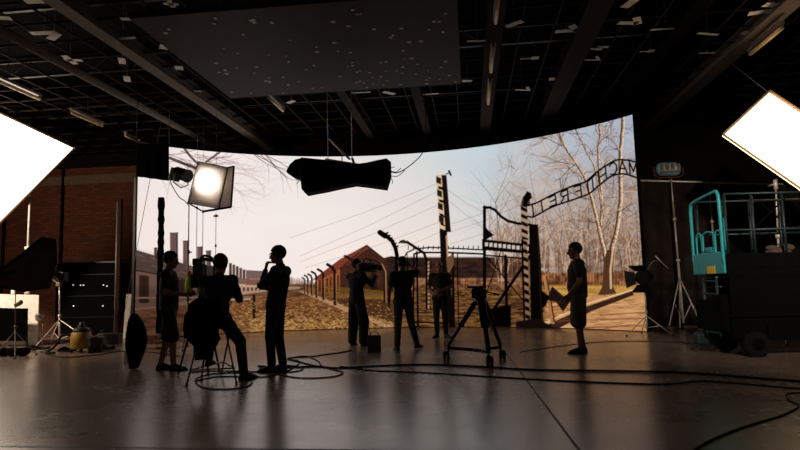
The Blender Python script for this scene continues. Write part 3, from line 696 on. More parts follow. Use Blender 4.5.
def framed_panel(t, c0, c1, c2, c3, deep, mface, mframe='black_cloth', w_=.04, back=True):
    """c0..c3 face corners in order; deep = vector away from the lit side"""
    c = [Vector(v) for v in (c0, c1, c2, c3)]; n = Vector(deep).normalized(); g = MB()
    cc = sum(c, Vector()) / 4
    N_ = 8; rows = []
    for i in range(N_ + 1):
        row = []
        for j in range(N_ + 1):
            p = c[0].lerp(c[1], i / N_).lerp(c[3].lerp(c[2], i / N_), j / N_)
            p = p - n * .05 * math.sin(math.pi * i / N_) * math.sin(math.pi * j / N_)
            row.append(g.bm.verts.new(p))
        rows.append(row)
    for i in range(N_):
        for j in range(N_): g.bm.faces.new((rows[i][j], rows[i + 1][j], rows[i + 1][j + 1], rows[i][j + 1])).smooth = True
    f = g.build('diffusion_panel', mface, t)
    sd = f.modifiers.new('s', 'SOLIDIFY'); sd.thickness = .004
    g = MB()
    for i in range(4): g.cyl(c[i] + n * .02, c[(i + 1) % 4] + n * .02, w_ / 2, n=8); g.ell(c[i] + n * .02, (w_ * .6,) * 3)
    g.build('frame', mframe, t)
    if back:
        D_ = Vector(deep); small = [cc + D_ + (v - cc) * .22 for v in c]; mid = [cc + D_ * .3 + (v - cc) * .97 for v in c]
        g = MB(); r0 = [g.bm.verts.new(v + n * .03) for v in c]; r1 = [g.bm.verts.new(v) for v in mid]; r2 = [g.bm.verts.new(v) for v in small]
        g.loft([r0, r1, r2], cap=False, smooth=False); g.bm.faces.new(r2)
        sh = g.build('fabric_shell', mframe, t)
        MB().box(cc + D_ + n * .1, (.24, .24, .28), n.to_track_quat('Z', 'Y').to_matrix(), bevel=.02).build('lamp_head', 'black_metal', t)
    return cc

# left soft box, partly outside the picture
E_L = emit_mat('lit_diffusion_left', (255, 236, 216), SOFT_LEFT); E_R = emit_mat('lit_diffusion_right', (255, 216, 168), SOFT_RIGHT)
c1 = at(74.5, 148, 15.3); c0 = at(-28, 100, 14.9); c2 = at(-32, 254, 14.9); c3 = c0 + c2 - c1
t = thing('softbox', at(31, 190, 15.3), 'huge glowing white soft box tilted like a diamond at the left edge', 'soft box')
nn = (c0 - c1).cross(c2 - c1).normalized()
if nn.dot(CAM - c1) < 0: nn = -nn
framed_panel(t, c1, c0, c3, c2, -nn * .7, E_L, mat('tan_edge', (120, 92, 70), .6), .07)
P = at(30.2, 191, 15.3)
g = MB(); g.cyl(P + Vector((0, 0, -.14)), P + Vector((0, 0, .06)), .035, n=12); g.cyl(P + Vector((-.12, 0, 0)), P + Vector((.05, 0, 0)), .025, n=10); g.build('mounting_clamp', 'steel', t)
light_stand((P.x, P.y, 0), P + Vector((0, 0, -.1)), .4, 'tall pale stand holding up the huge left soft box', m='white_board', ang=.5, r=.045)

# right soft box
c0 = at(722, 136, 11.0); c1 = at(768.5, 92.5, 11.1); c3 = at(810, 197.5, 10.5); c2 = c1 + c3 - c0
nn = (c1 - c0).cross(c3 - c0).normalized()
if nn.dot(CAM - c0) < 0: nn = -nn
t = thing('softbox', (c0 + c2) / 2, 'glowing warm white soft box tilted like a diamond at the right edge', 'soft box')
framed_panel(t, c0, c1, c2, c3, -nn * .5, E_R, 'black_cloth', .03)
fw_ = mat('cream_edge', (205, 165, 120), .7)
for i_, (u_, v_) in enumerate(((c0, c1), (c0, c3), (c1, c2), (c3, c2))): MB().cyl(u_ + nn * .06, v_ + nn * .06, .022, n=8).build('front_edge', fw_, t)
P = at(775.5, 184, 10.8)
g = MB(); g.cyl(P + Vector((0, 0, -.1)), P + Vector((0, 0, .08)), .035, n=12); g.cyl(P, P + FH * .2, .02, n=8); g.build('mounting_clamp', 'steel', t)
b_ = on(781, 345, 0); light_stand((P.x + .02, P.y + .3, 0), P + Vector((0, .0, -.05)), .5, 'pale stand of the right soft box, seen through the lift rails', m='steel', ang=.2, r=.025)
# thin safety line from the ceiling to the right soft box
o = MB().tube([c1, on(722, 56, GZ)], .008, n=6).build('safety_line', 'dull_steel'); tag(rebase(o, c1), 'thin slanting wire running up from the right soft box corner', 'wire')

# soft box with visible hot spot near the wall, lamp head behind it
dd = 11.6
c0, c1, c2, c3 = at(198.5, 161.5, dd - .1), at(228, 167.5, dd + .25), at(219, 208.5, dd + .25), at(188, 203, dd - .1)
t = thing('softbox', (c0 + c2) / 2, 'small hung soft box with bright hot spot, in front of the pictured sky', 'soft box')
nn = (c1 - c0).cross(c3 - c0).normalized()
if nn.dot(CAM - c0) < 0: nn = -nn
tm = bpy.data.materials.new('translucent_silk'); tm.use_nodes = True; nt = tm.node_tree; nt.nodes.clear()
tr = nt.nodes.new('ShaderNodeBsdfTranslucent'); df = nt.nodes.new('ShaderNodeBsdfDiffuse'); mx = nt.nodes.new('ShaderNodeMixShader'); ou = nt.nodes.new('ShaderNodeOutputMaterial')
ns = nt.nodes.new('ShaderNodeTexNoise'); ns.inputs['Scale'].default_value = 4; rp = nt.nodes.new('ShaderNodeValToRGB'); rp.color_ramp.elements[0].color = (.72, .66, .62, 1); rp.color_ramp.elements[1].color = (.8, .75, .7, 1)
nt.links.new(ns.outputs[0], rp.inputs[0]); nt.links.new(rp.outputs[0], tr.inputs[0]); nt.links.new(rp.outputs[0], df.inputs[0]); mx.inputs[0].default_value = .35
nt.links.new(tr.outputs[0], mx.inputs[1]); nt.links.new(df.outputs[0], mx.inputs[2]); nt.links.new(mx.outputs[0], ou.inputs[0])
framed_panel(t, c0, c1, c2, c3, -nn * .4, tm, 'black_cloth', .02, back=False)
# the right-hand cheek of the soft box, a dark bordered side cloth
e0, e1 = at(234, 166.3, dd - .15), at(231, 207, dd - .15); f0, f1 = at(203, 211.5, dd - .2), at(228.5, 168, dd + .28)
g = MB(); g.poly([c1, e0, e1, c2], .006, nn); g.build('side_cloth', tm, t)
g = MB(); g.cyl(e0, e1, .018); g.cyl(c1, e0, .014); g.cyl(e1, at(203, 211.5, dd), .022); g.cyl(c3, at(203, 211.5, dd), .014); g.cyl(c1 + nn * .02, c2 + nn * .02, .02); g.build('side_frame', 'black_cloth', t)
lh = at(181, 174, dd + .35)
aim = ((c0 + c2) / 2 + Vector((0, 0, .05)) - lh).normalized(); rot = aim.to_track_quat('Y', 'Z').to_matrix()
g = MB(); g.cyl(lh - aim * .17, lh + aim * .16, .10, .12, n=20); g.cyl(lh + aim * .16, lh + aim * .2, .135, n=20); g.box(lh - aim * .16 - Vector((0, 0, .05)), (.22, .12, .26), rot, bevel=.02)
for k in range(5): g.cyl(lh + aim * (-.12 + k * .05), lh + aim * (-.10 + k * .05), .125, n=20)
g.build('lamp_head', 'black_metal', t)
g = MB(); s_ = aim.cross(Vector((0, 0, 1))).normalized()
g.tube([lh + s_ * .19, lh + s_ * .2 + Vector((0, 0, -.2)), lh + Vector((0, 0, -.28)), lh - s_ * .2 + Vector((0, 0, -.2)), lh - s_ * .19], .014); g.build('yoke', 'dull_steel', t)
g = MB(); g.tube(smooth_path([lh - aim * .2, lh - aim * .3 + Vector((0, 0, -.2)), lh + Vector((-.05, 0, -.45)), lh + Vector((.08, 0, -.55)), at(189, 206, dd + .2)]), .009); g.build('power_cable', 'rubber', t)
sp = bpy.data.lights.new('lamp_beam', 'SPOT'); so = bpy.data.objects.new('lamp_beam', sp); COL.objects.link(so); so.parent = t
tgt = at(210, 181, dd - .1); src = tgt - nn * .27 - R0 * .10
so.location = src - origin(t); so.rotation_euler = (tgt - src).to_track_quat('-Z', 'Y').to_euler(); sp.energy = 62; sp.spot_size = 2.7; sp.spot_blend = 1.0; sp.shadow_soft_size = .05; sp.color = (1, .9, .8)
b_ = on(190, 344, 0)
st_top = at(189, 205, dd + .3)
light_stand((st_top.x, st_top.y, 0), st_top, .5, 'thin grey stand under the small soft box, behind the seated man', m='dull_steel', ang=2.2, r=.018)
P = at(188, 232, dd + .3)
# thin drop wires beside the soft box
for px, y0_, y1_, lab in ((197, 208, 262, 'thin straight wire hanging under the small soft box, left one'), (203, 212, 258, 'thin straight wire hanging under the small soft box, middle one'), (216, 216, 262, 'thin straight wire with small clips right of the small soft box')):
    a, b2 = at(px, y0_, dd + .2), at(px, y1_, dd + .2); b2.x, b2.y = a.x, a.y
    g = MB().cyl(a, b2, .006, n=6); g.cyl(a + Vector((0, 0, -.02)), a + Vector((0, 0, .03)), .02, n=8)
    if px == 216:
        g.box(a, (.1, .02, .03)); g.box(a.lerp(b2, .65), (.03, .02, .05))
    g.cyl(a, (a.x, a.y, GZ), .003, n=5)
    tag(rebase(g.build('hanging_wire', 'dull_steel'), a), lab, 'wire', 'wires around the small soft box')
# hanging black flag at the upper left corner of the wall
fd = 13.2; a, b2, c_, d_ = at(136.5, 143, fd), at(169, 146, fd), at(169.5, 181, fd), at(136, 176.5, fd)
t = thing('black_flag', (a + b2) / 2, 'black rectangular flag cloth hung over the upper left corner of the wall', 'flag')
g = MB(); nx, nz = 14, 10; rows = []
for j in range(nz + 1):
    row = []
    for i in range(nx + 1):
        p = a.lerp(b2, i / nx).lerp(d_.lerp(c_, i / nx), j / nz) + FH * (.03 * math.sin(i * 1.3) * j / nz); row.append(g.bm.verts.new(p))
    rows.append(row)
for j in range(nz):
    for i in range(nx): g.bm.faces.new((rows[j][i], rows[j][i + 1], rows[j + 1][i + 1], rows[j + 1][i])).smooth = True
o = g.build('cloth', 'black_cloth', t); sd = o.modifiers.new('s', 'SOLIDIFY'); sd.thickness = .008
g = MB(); g.cyl(a + Vector((0, 0, .02)), b2 + Vector((0, 0, .02)), .02)
for p in (a, b2): g.cyl(p, (p.x, p.y, RZ), .008, n=6)
g.build('hanging_bar', 'black_metal', t)
a, b2 = on(163, 112, GZ), on(118, 346)
o = MB().tube([a, b2], .007, n=6).build('rope', 'dull_steel'); tag(rebase(o, a), 'thin slack rope slanting down across the black flag', 'rope')

# black skirted light hanging in the middle
hd = 13.7
up_ = [(287, 171), (291, 165.5), (296, 161), (301.5, 159.6), (303.2, 159.7), (306, 160), (314, 160.8), (326.7, 162), (342, 164.5), (356, 166.3), (367, 164.8), (378, 162.3), (387, 160.6), (391.7, 163)]
lo_ = [(287.5, 173), (291, 175.5), (296, 178.8), (301.8, 179.5), (303.2, 190.8), (307, 194.6), (314, 193.2), (326.7, 191), (342, 187.6), (356, 184.8), (367, 186), (378, 187.6), (387, 189), (390.8, 177)]
t = thing('draped_light', at(345, 165, hd), 'long overhead light wrapped in black cloth hanging centre, bow-tie outline', 'hanging light')
g = MB(); R = []
rs = random.Random(3)
for i, (u_, l_) in enumerate(zip(up_, lo_)):
    A_, B_ = at(*u_, hd), at(*l_, hd); B_.x, B_.y = B_.x, B_.y; h = (A_ - B_).length; tk = .3 * (1 if 0 < i < 13 else .55) * (.6 if i < 4 else 1); ring = []
    off = 0
    for k in range(20):
        an = 2 * math.pi * k / 20; cz = max(-1, min(1, math.cos(an) * 1.42)); cy = max(-1, min(1, math.sin(an) * 1.42))
        if cz < -.3: cy *= 1 + .1 * math.sin(an * 9 + i)
        ring.append(g.bm.verts.new((A_ + B_) / 2 + Vector((0, 0, 1)) * cz * h / 2 + FH * (tk * cy + off)))
    R.append(ring)
g.loft(R); g.build('black_skirt', 'black_cloth', t)
g = MB(); a, b2 = at(325, 159, hd), at(362, 165, hd); g.cyl(a, b2, .02); g.cyl(at(329, 138.5, hd), at(350, 159.5, hd), .026); g.cyl(at(342, 152, hd), at(342, 162, hd), .012); g.cyl(at(352, 158, hd), at(355, 166, hd), .03)
for p in ((328, 161), (352, 160)):
    q = at(*p, hd); g.cyl(q, (q.x, q.y, RZ), .010, n=8)
g.build('rigging_bar', 'steel', t)
g = MB()
for a_, b_, c_ in (((391, 171), (396, 172), (401, 168)), ((391, 176), (398, 176), (405, 170)), ((391, 178), (392.5, 181), (392, 184)), ((303, 181), (299, 181), (297, 184)), ((390.5, 168), (394, 167), (395, 167))):
    g.tube(smooth_path([at(*a_, hd), at(*b_, hd), at(*c_, hd)], 4), .008, n=6)
g.build('tie_cord', 'rubber', t)
pp = [at(391, 172, hd), at(398, 172.5, hd + .1), at(408, 167, hd + .2), at(421, 155, hd + .3), at(426, 140, hd + .4)]; q = pp[-1]; pp.append(Vector((q.x, q.y, GZ)))
o = MB().tube(smooth_path(pp), .012, n=6).build('power_cable', 'rubber'); tag(rebase(o, pp[0]), 'slack black cable looping from the draped light up to the ceiling', 'cable')

# ------------------------------------------------------------------ right: drape, crossbar, stands
cd = 15.9
P0, P1 = at(637, 180.5, 15.3), at(760, 183.6, 15.9); dr = (P1 - P0).normalized(); P1 = P0 + dr * 7.0; P1.z = P0.z + (P1.z - P0.z)
o = MB().cyl(P0, P1, .028, n=12)
o = o.build('drape_pipe', 'steel'); tag(rebase(o, P0), 'long horizontal metal pipe carrying the dark drape at right', 'pipe')
g = MB(); nrm = Vector((-dr.y, dr.x, 0)).normalized(); rows = []; NX_ = 260
for j in range(9):
    row = []
    for i in range(NX_ + 1):
        s_ = i / NX_ * 6.9; z_ = P0.z - .03 - (P0.z - .06) * j / 8; q = P0 + dr * s_
        row.append(g.bm.verts.new(Vector((q.x, q.y, z_)) + nrm * (.05 + .42 * (j / 8) ** .5 + .05 * math.sin(s_ * 15 + math.sin(s_ * 3) * 2) * (.4 + .6 * j / 8))))
    rows.append(row)
for j in range(8):
    for i in range(NX_): g.bm.faces.new((rows[j][i], rows[j][i + 1], rows[j + 1][i + 1], rows[j + 1][i])).smooth = True
o = g.build('stage_drape', 'duvetyne'); sd = o.modifiers.new('s', 'SOLIDIFY'); sd.thickness = .006; tag(rebase(o, (P0.x, P0.y, 0)), 'floor-length dark drape hanging in folds right of the video wall', 'drape')
tp = at(671, 178.5, 15.25); bs = on(680, 327.5, 0); bs = Vector((tp.x + .05, tp.y + .02, 0))
s1 = light_stand(bs, tp + Vector((0, 0, .02)), .45, 'tall wheeled stand holding the drape pipe below the bluish lamp', m='steel', ang=4.2, r=.03, hub=1.25)
tp2 = at(708.5, 181, 15.5); light_stand((tp2.x + .02, tp2.y, 0), tp2, .42, 'second tall stand under the drape pipe, behind the lift gate', m='steel', ang=3.9, r=.026, hub=1.2)
for k in range(3):
    a = 4.2 + k * 2 * math.pi / 3; f = bs + Vector((math.cos(a) * .45, math.sin(a) * .45, 0))
    MB().cyl(f + Vector((.04, -.02, .05)), f + Vector((.07, -.02, .05)), .05, n=14).build('wheel', 'rubber', s1)
# bluish lamp on top of the tall stand
t = thing('panel_lamp', tp + Vector((0, 0, .06)), 'small bluish rounded lamp sitting on top of the tall stand', 'lamp')
B_ = at(668.5, 169, 15.2)
MB().box(B_, (.6, .24, .34), Euler((0, .05, -.1)).to_matrix(), bevel=.12).build('housing', mat('blue_grey_housing', (135, 190, 205), .45), t)
g = MB()
for k in range(4): g.box(B_ + Vector((-.2 + k * .13, -.125, .04)), (.08, .02, .16))
g.box(B_ + Vector((0, -.13, -.09)), (.5, .02, .05)); g.build('face_vents', mat('rust_vents', (140, 84, 50), .6), t)
g = MB(); g.tube([B_ + Vector((-.36, 0, .08)), B_ + Vector((-.35, 0, -.16)), B_ + Vector((-.25, 0, -.22)), B_ + Vector((.25, 0, -.22)), B_ + Vector((.35, 0, -.16)), B_ + Vector((.36, 0, .04))], .016); g.cyl(tp, B_ + Vector((0, 0, -.22)), .022); g.build('yoke', 'wood', t)

# small lamp on a low stand in front of the wall corner
q = on(647, 335, 0)
light_stand(q, at(645, 285, depth(q)), .55, 'low steel stand carrying the small dark lamp near the wall corner', m='steel', ang=3.6, r=.016, hub=.42)
d3 = depth(q); t = thing('stage_lamp', at(645, 281, d3), 'small dark lamp with open doors on the low stand beside the drape', 'lamp')
c_ = at(645, 277, d3); ax = (at(634, 280, d3 - .25) - c_).normalized()
g = MB(); g.cyl(c_ - ax * .16, c_ + ax * .14, .12, .16, n=18); g.cyl(c_ - ax * .2, c_ - ax * .16, .09, n=14); g.cyl(c_, at(645, 287, d3), .025); g.build('lamp_body', 'black_metal', t)
for s1_, s2_ in ((1, 0), (-1, 0), (0, 1), (0, -1)):
    u1 = ax.cross(Vector((0, 0, 1))).normalized(); u2 = u1.cross(ax); dv = u1 * s1_ + u2 * s2_; pv = u1 * s2_ - u2 * s1_
    e = c_ + ax * .14; MB().poly([e + dv * .15 + pv * .13, e + dv * .15 - pv * .13, e + dv * .3 - pv * .2 + ax * .16, e + dv * .3 + pv * .2 + ax * .16], .006, ax).build('barn_door', 'black_metal', t)
t = thing('grip_arm', at(657, 258, d3), 'short silvery rod tilted above the small dark lamp', 'grip arm')
MB().cyl(at(655.5, 256, d3), at(668.5, 269, d3), .014).build('rod', 'steel', t)
g = MB(); g.tube(smooth_path([at(660, 261, d3), at(654, 261, d3), at(650, 265, d3), at(648, 271, d3 + .1)], 4), .012); g.build('bracket', 'dull_steel', t)

# ------------------------------------------------------------------ camera tripod on a wheeled spreader
ft = [on(446.5, 361), on(490, 367), on(502.5, 360)]
cen = (ft[0] + ft[1] + ft[2]) / 3; hd_ = at(472, 291, depth(cen))
apex = Vector((hd_.x + .12, hd_.y, .93))
t = thing('camera_tripod', cen, 'black camera tripod with pan handle standing on a three-wheeled dolly spreader, centre right', 'tripod')
tips = []
for f in ft:
    d_ = (f - cen); tip = cen + d_ * .93 + Vector((0, 0, .24)); tips.append(tip); side = Vector((-d_.y, d_.x, 0)).normalized()
    a_ = apex + d_.normalized() * .07; kn = a_.lerp(tip, .52)
    g = MB()
    for s_ in (-1, 1): g.cyl(a_ + side * .045 * s_, kn + side * .04 * s_, .026, n=8)
    g.cyl(a_, kn.lerp(tip, .9), .02, n=8)
    for s_ in (-1, 1): g.cyl(kn.lerp(a_, .2) + side * .02 * s_, tip + side * .014 * s_, .02, n=8)
    g.box(kn, (.12, .06, .07), Matrix((side, d_.normalized(), ZZ)).transposed(), bevel=.01); g.cyl(tip + Vector((0, 0, .03)), tip, .028, .02)
    g.build('leg', 'black_metal', t)
g = MB()
for tip in tips: g.bar(tip - Vector((0, 0, .03)), cen + Vector((0, 0, .19)), .07, .05)
g.cyl(cen + Vector((0, 0, .165)), cen + Vector((0, 0, .215)), .08, n=16); g.build('spreader', 'black_metal', t)
for f, tip in zip(ft, tips):
    c_ = Vector((f.x, f.y, .075)); g = MB(); g.cyl(tip - Vector((0, 0, .06)), (tip.x, tip.y, .15), .02); g.box((f.x, f.y, .13), (.085, .12, .06), bevel=.01)
    k = g.build('caster', 'black_metal', t)
    g = MB()
    for s_ in (-.028, .028): g.cyl(c_ + R0 * (s_ - .018), c_ + R0 * (s_ + .018), .072, n=20)
    g.build('wheel', 'rubber', k)
g = MB(); g.cyl(apex + Vector((0, 0, -.06)), apex + Vector((0, 0, .05)), .085, .075, n=18); g.cyl(apex + Vector((0, 0, -.2)), apex, .03); g.build('bowl', 'black_metal', t)
g = MB(); g.box(apex + Vector((-.02, 0, .13)), (.17, .14, .16), bevel=.015); g.cyl(apex + Vector((-.13, 0, .12)), apex + Vector((.1, 0, .12)), .075, n=16); g.box(apex + Vector((-.06, 0, .22)), (.26, .11, .035), bevel=.005); g.build('fluid_head', 'black_metal', t)
g = MB(); h0 = apex + Vector((.05, 0, .16)); h1 = at(499, 295, depth(cen)); g.cyl(h0, h1, .009); g.cyl(h0.lerp(h1, .68), h1, .018, .016); g.build('pan_handle', 'rubber', t)

# ------------------------------------------------------------------ scissor lift
cn = on(749, 357.5); cf = on(719, 351.5)
A_ax = (cf - cn); A_ax.z = 0; A_ax.normalize()              # across, pointing away
L_ax = Vector((A_ax.y, -A_ax.x, 0))                         # along, pointing right
if L_ax.dot(R0) < 0: L_ax = -L_ax
O_ = cn - L_ax * .23                                        # near left ground corner
def LP(l, a, z): return O_ + L_ax * l + A_ax * a + Vector((0, 0, z))
LR = Matrix((L_ax, A_ax, ZZ)).transposed()
Wd = .92; Ln = 2.3
t = thing('scissor_lift', LP(Ln / 2, Wd / 2, 0), 'dark scissor lift with teal entry gate and black wheels at the right edge', 'scissor lift')
g = MB(); g.box(LP(Ln / 2, Wd / 2, .42), (Ln - .1, Wd - .08, .36), LR, bevel=.03); g.box(LP(Ln / 2, -.0, .36), (Ln - 1.1, .06, .22), LR, bevel=.01); g.box(LP(Ln / 2, Wd / 2, .62), (Ln, Wd, .05), LR, bevel=.01)
g.build('chassis', 'lift_dark', t)
for l in (.36, Ln - .36):
    for a in (0.03, Wd - .03):
        c_ = LP(l, a, .19); g = MB(); g.cyl(c_ - A_ax * .07, c_ + A_ax * .07, .19, n=28); g.cyl(c_ - A_ax * .078, c_ + A_ax * .078, .165, n=28)
        wl = g.build('wheel', 'rubber', t); g = MB(); g.cyl(c_ - A_ax * .085, c_ + A_ax * .085, .09, n=20); g.cyl(c_ - A_ax * .1, c_ + A_ax * .1, .035, n=12)
        for k in range(5):
            v = L_ax * math.cos(k * 1.257) + ZZ * math.sin(k * 1.257); g.cyl(c_ + v * .06 - A_ax * .095, c_ + v * .06 + A_ax * .095, .01, n=6)
        g.build('hub', 'lift_dark', wl)
for a in (.12, Wd - .12):       # folded scissor arms
    for k in range(4):
        z0_ = .68 + k * .155
        g = MB(); g.bar(LP(.12, a, z0_), LP(Ln - .12, a, z0_ + .13), .035, .085); g.bar(LP(.12, a + .04, z0_ + .13), LP(Ln - .12, a + .04, z0_), .035, .085)
        g.cyl(LP(Ln / 2, a - .04, z0_ + .065), LP(Ln / 2, a + .08, z0_ + .065), .03); g.build('scissor_arm', 'lift_dark', t)
g = MB(); g.box(LP(Ln / 2 - .02, Wd / 2, 1.46), (Ln, Wd, .06), LR); g.box(LP(Ln / 2, .01, 1.45), (Ln, .03, .22), LR); g.box(LP(Ln / 2, Wd - .01, 1.52), (Ln, .02, .15), LR); g.box(LP(Ln - .01, Wd / 2, 1.52), (.02, Wd, .15), LR)
g.box(LP(Ln / 2 - .02, .015, 1.3), (Ln - .05, .02, .2), LR)
g.build('platform', 'lift_dark', t)
g = MB()   # side cabinets that fill the side below the deck
g.box(LP(Ln / 2, .03, .95), (Ln - .08, .03, .64), LR, bevel=.01); g.build('side_cover', 'lift_dark', t)
zt = 2.48; zb = 1.4
g = MB(); r_ = .02   # side rails
for a in (.02, Wd - .02):
    for zz_ in (zt, 1.92): g.cyl(LP(.06, a, zz_), LP(Ln - .02, a, zz_), r_, n=10)
    for l in (.06, .48, .95, 1.45, Ln - .02): g.cyl(LP(l, a, zb), LP(l, a, zt), r_, n=10)
for zz_ in (zt, 1.92): g.cyl(LP(Ln - .02, .02, zz_), LP(Ln - .02, Wd - .02, zz_), r_, n=10)
g.build('side_rails', mat('dark_teal_rail', (14, 34, 36), .5), t)
for q0, q1 in ((LP(.48, .02, 1.93), LP(1.1, .02, zt)), (LP(1.1, Wd - .02, zt), LP(1.7, Wd - .02, 1.92))): MB().cyl(q0, q1, .012).build('rail_brace', 'lift_dark', t)
g = MB(); g.cyl(LP(.5, Wd - .02, zb), LP(.5, Wd - .02, 2.2), .02); g.build('rail_post', 'teal', t)
# entry end: rounded hoop, inner gate and solid teal kick panel
def gp(a, z): return LP(-.03, a, z)
g = MB(); g.tube(smooth_path([gp(Wd - .0, 1.42), gp(Wd, 2.1), gp(Wd - .01, 2.36), gp(Wd - .12, 2.46), gp(.16, 2.53), gp(.05, 2.51), gp(.01, 2.42), gp(0, 2.1), gp(0, 1.42)], 6), .026, n=10); g.build('gate_hoop', 'teal', t)
g = MB()
for a0_, a1_ in ((.01, .20), (.24, .58), (.62, .79)):
    am = (a0_ + a1_) / 2; zz_ = 1.90; g.tube(smooth_path([gp(a0_, 1.5), gp(a0_, zz_ - .08), gp(a0_ + .03, zz_), gp(am, zz_ + .03), gp(a1_ - .03, zz_), gp(a1_, zz_ - .08), gp(a1_, 1.5)], 5), .016, n=8)
g.cyl(gp(.24, 1.62), gp(.58, 1.62), .016); g.box(gp(.40, 1.66), (.03, .2, .05), LR); g.build('gate', 'teal', t)
g = MB(); g.box(gp(Wd / 2, 1.43), (.03, Wd + .06, .34), LR, bevel=.012); pn = g.build('gate_panel', 'teal', t)
g = MB(); g.box(gp(.36, 1.325) - L_ax * .02, (.008, .25, .12), LR, bevel=.004); g.build('yellow_label', 'yellow', pn)
g = MB()   # ladder at the entry end
for a in (.2, .6): g.cyl(LP(-.06, a, .3), LP(-.06, a, 1.2), .02, n=8)
for k in range(5): g.cyl(LP(-.06, .2, .35 + k * .2), LP(-.06, .6, .35 + k * .2), .014, n=8)
g.build('ladder', mat('ladder_teal', (20, 60, 64), .5), t)
g = MB(); g.box(LP(-.03, Wd / 2, .62), (.1, Wd - .05, .5), LR, bevel=.03); g.box(LP(-.02, .18, .8), (.12, .2, .3), LR, bevel=.02); g.build('end_box', 'lift_dark', t)
g = MB(); g.box(LP(.0, Wd - .12, .22), (.34, .16, .2), LR, bevel=.04); g.build('fender', mat('fender_teal', (8, 34, 36), .6), t)
# loose stuff lying on the platform
tag(rebase(MB().box(LP(1.0, .3, 1.57), (.34, .22, .14), LR @ Euler((0, 0, .2)).to_matrix(), bevel=.05).ell(LP(1.12, .28, 1.64), (.12, .1, .06)).ell(LP(.9, .3, 1.64), (.09, .08, .05)).build('tool_bag', mat('brown_bag', (74, 58, 48), .9)), LP(1.0, .3, 1.495)), 'soft brown tool bag lying on the lift platform by the rails', 'bag')

# ------------------------------------------------------------------ left side clutter
# tall black fabric-wrapped post before the picture
q = on(159, 343); tpz = at(160.5, 194, depth(q)).z
g = MB(); rs = random.Random(5); z_ = 0; R = []
while z_ < tpz:
    r1 = .075 + rs.uniform(-.012, .012) * (z_ > .3); R.append(g.ring((q.x + .005 * math.sin(z_ * 3), q.y, z_), Vector((1, 0, 0)), Vector((0, 1, 0)), r1, r1, 12)); z_ += .11
g.loft(R); tag(rebase(g.build('wrapped_post', 'black_cloth'), q), 'tall black cloth-wrapped post right behind the man in shorts at left', 'post')
q = on(117.5, 341); z1 = at(117.5, 199, depth(q)).z
tag(rebase(MB().box((q.x, q.y, z1 / 2), (.085, .085, z1), bevel=.01).build('brown_post', mat('dark_brown_wood', (34, 17, 11), .8, spec=.1)), q), 'dark brown upright post left of the video wall edge', 'post')
q = on(114.2, 341.5); tag(rebase(MB().cyl((q.x, q.y, 0), (q.x, q.y, z1 - .1), .02, n=8).build('thin_pole', 'dull_steel'), q), 'thin pale pole touching the dark brown upright post', 'pole')
q = on(133, 339.5); z1 = at(133, 178, depth(q)).z; tag(rebase(MB().box((q.x - .02, q.y, z1 / 2), (.07, .05, z1)).build('edge_post', 'black_metal'), q), 'thin black upright exactly at the left edge of the video wall', 'post')
# leaning pale board
q0, q1 = on(123, 338), on(128.5, 338); dq = depth(q0); a_, b_ = at(126.5, 294, dq + .1), at(131.8, 294, dq + .1)
tag(rebase(MB().poly([q0, q1, b_, a_], .03, FH).build('leaning_board', mat('grey_board', (150, 142, 134), .7)), q0), 'narrow pale grey board leaning upright beside the video wall', 'board')
# black folded reflector bag standing on end
q = on(132.5, 369.5); d_ = depth(q); t = thing('reflector_bag', q, 'black half-round equipment bag standing on end on the floor at left', 'bag')
prof = [(131, 369), (128, 350), (128, 330), (130.5, 318), (134.5, 313.5), (139, 318), (143.5, 326), (145.8, 336), (145, 347), (141, 358), (136.5, 368.5)]
g = MB(); F_, B_, m1, m2 = [], [], [], []
ctr = at(136, 343, d_)
for p in smooth_path([(a, b, 0) for a, b in prof + prof[:1]], 3)[:-1]:
    v = at(p.x, p.y, d_); v.z = max(v.z, .012); F_.append(g.bm.verts.new(ctr.lerp(v, .82) - FH * .10)); m1.append(g.bm.verts.new(v - FH * .06)); m2.append(g.bm.verts.new(v + FH * .06)); B_.append(g.bm.verts.new(ctr.lerp(v, .82) + FH * .10))
g.loft([F_, m1, m2, B_]); g.build('bag_body', 'black_cloth', t)
g = MB(); g.tube(smooth_path([at(129, 325, d_ - .1), at(126.5, 335, d_ - .14), at(126, 348, d_ - .14), at(129, 358, d_ - .1)], 4), .012); g.build('strap', 'black_cloth', t)
g = MB(); g.box(at(126.5, 357.5, d_), (.06, .05, .17), bevel=.01); g.cyl(on(126.5, 362.5), on(126.5, 362.5) + Vector((0, 0, .1)), .045); tag(rebase(g.build('white_bottle', 'white_board'), on(126.5, 362.5)), 'small white bottle standing beside the black half-round bag', 'bottle')

# white bounce board with black panel
db = 13.4; q = on(20, 345.6); db = depth(q)
t = thing('bounce_board', on(10, 345.6), 'white reflector board on the floor behind the black panel, far left', 'board')
a, b_, c_, e_ = at(-45, 293, db), at(39.3, 295, db), at(37.6, 345, db), at(-47, 345, db)
MB().poly([a, b_, c_, e_], .04, FH).build('board', 'white_board', t)
g = MB(); g.bar(at(15, 300, db + .05), on(15, 345) + FH * .5, .03, .03); g.build('strut', 'wood', t)
a, b_, c_, e_ = at(-45, 307, db - .45), at(27.5, 308.5, db - .45), at(27, 341, db - .45), at(-47, 341, db - .45)
t = thing('standing_flag', on(-8, 346), 'black rectangular panel standing in front of the white reflector board', 'panel')
g = MB().poly([a, b_, c_, e_], .05, FH); g.build('panel_face', mat('deep_black', (4, 4, 4), .95, spec=.02), t)
g = MB()
for p in (c_, e_, c_.lerp(e_, .45)): g.cyl((p.x, p.y, 0.0), (p.x, p.y, p.z + .1), .02)
g.build('foot', 'black_metal', t)
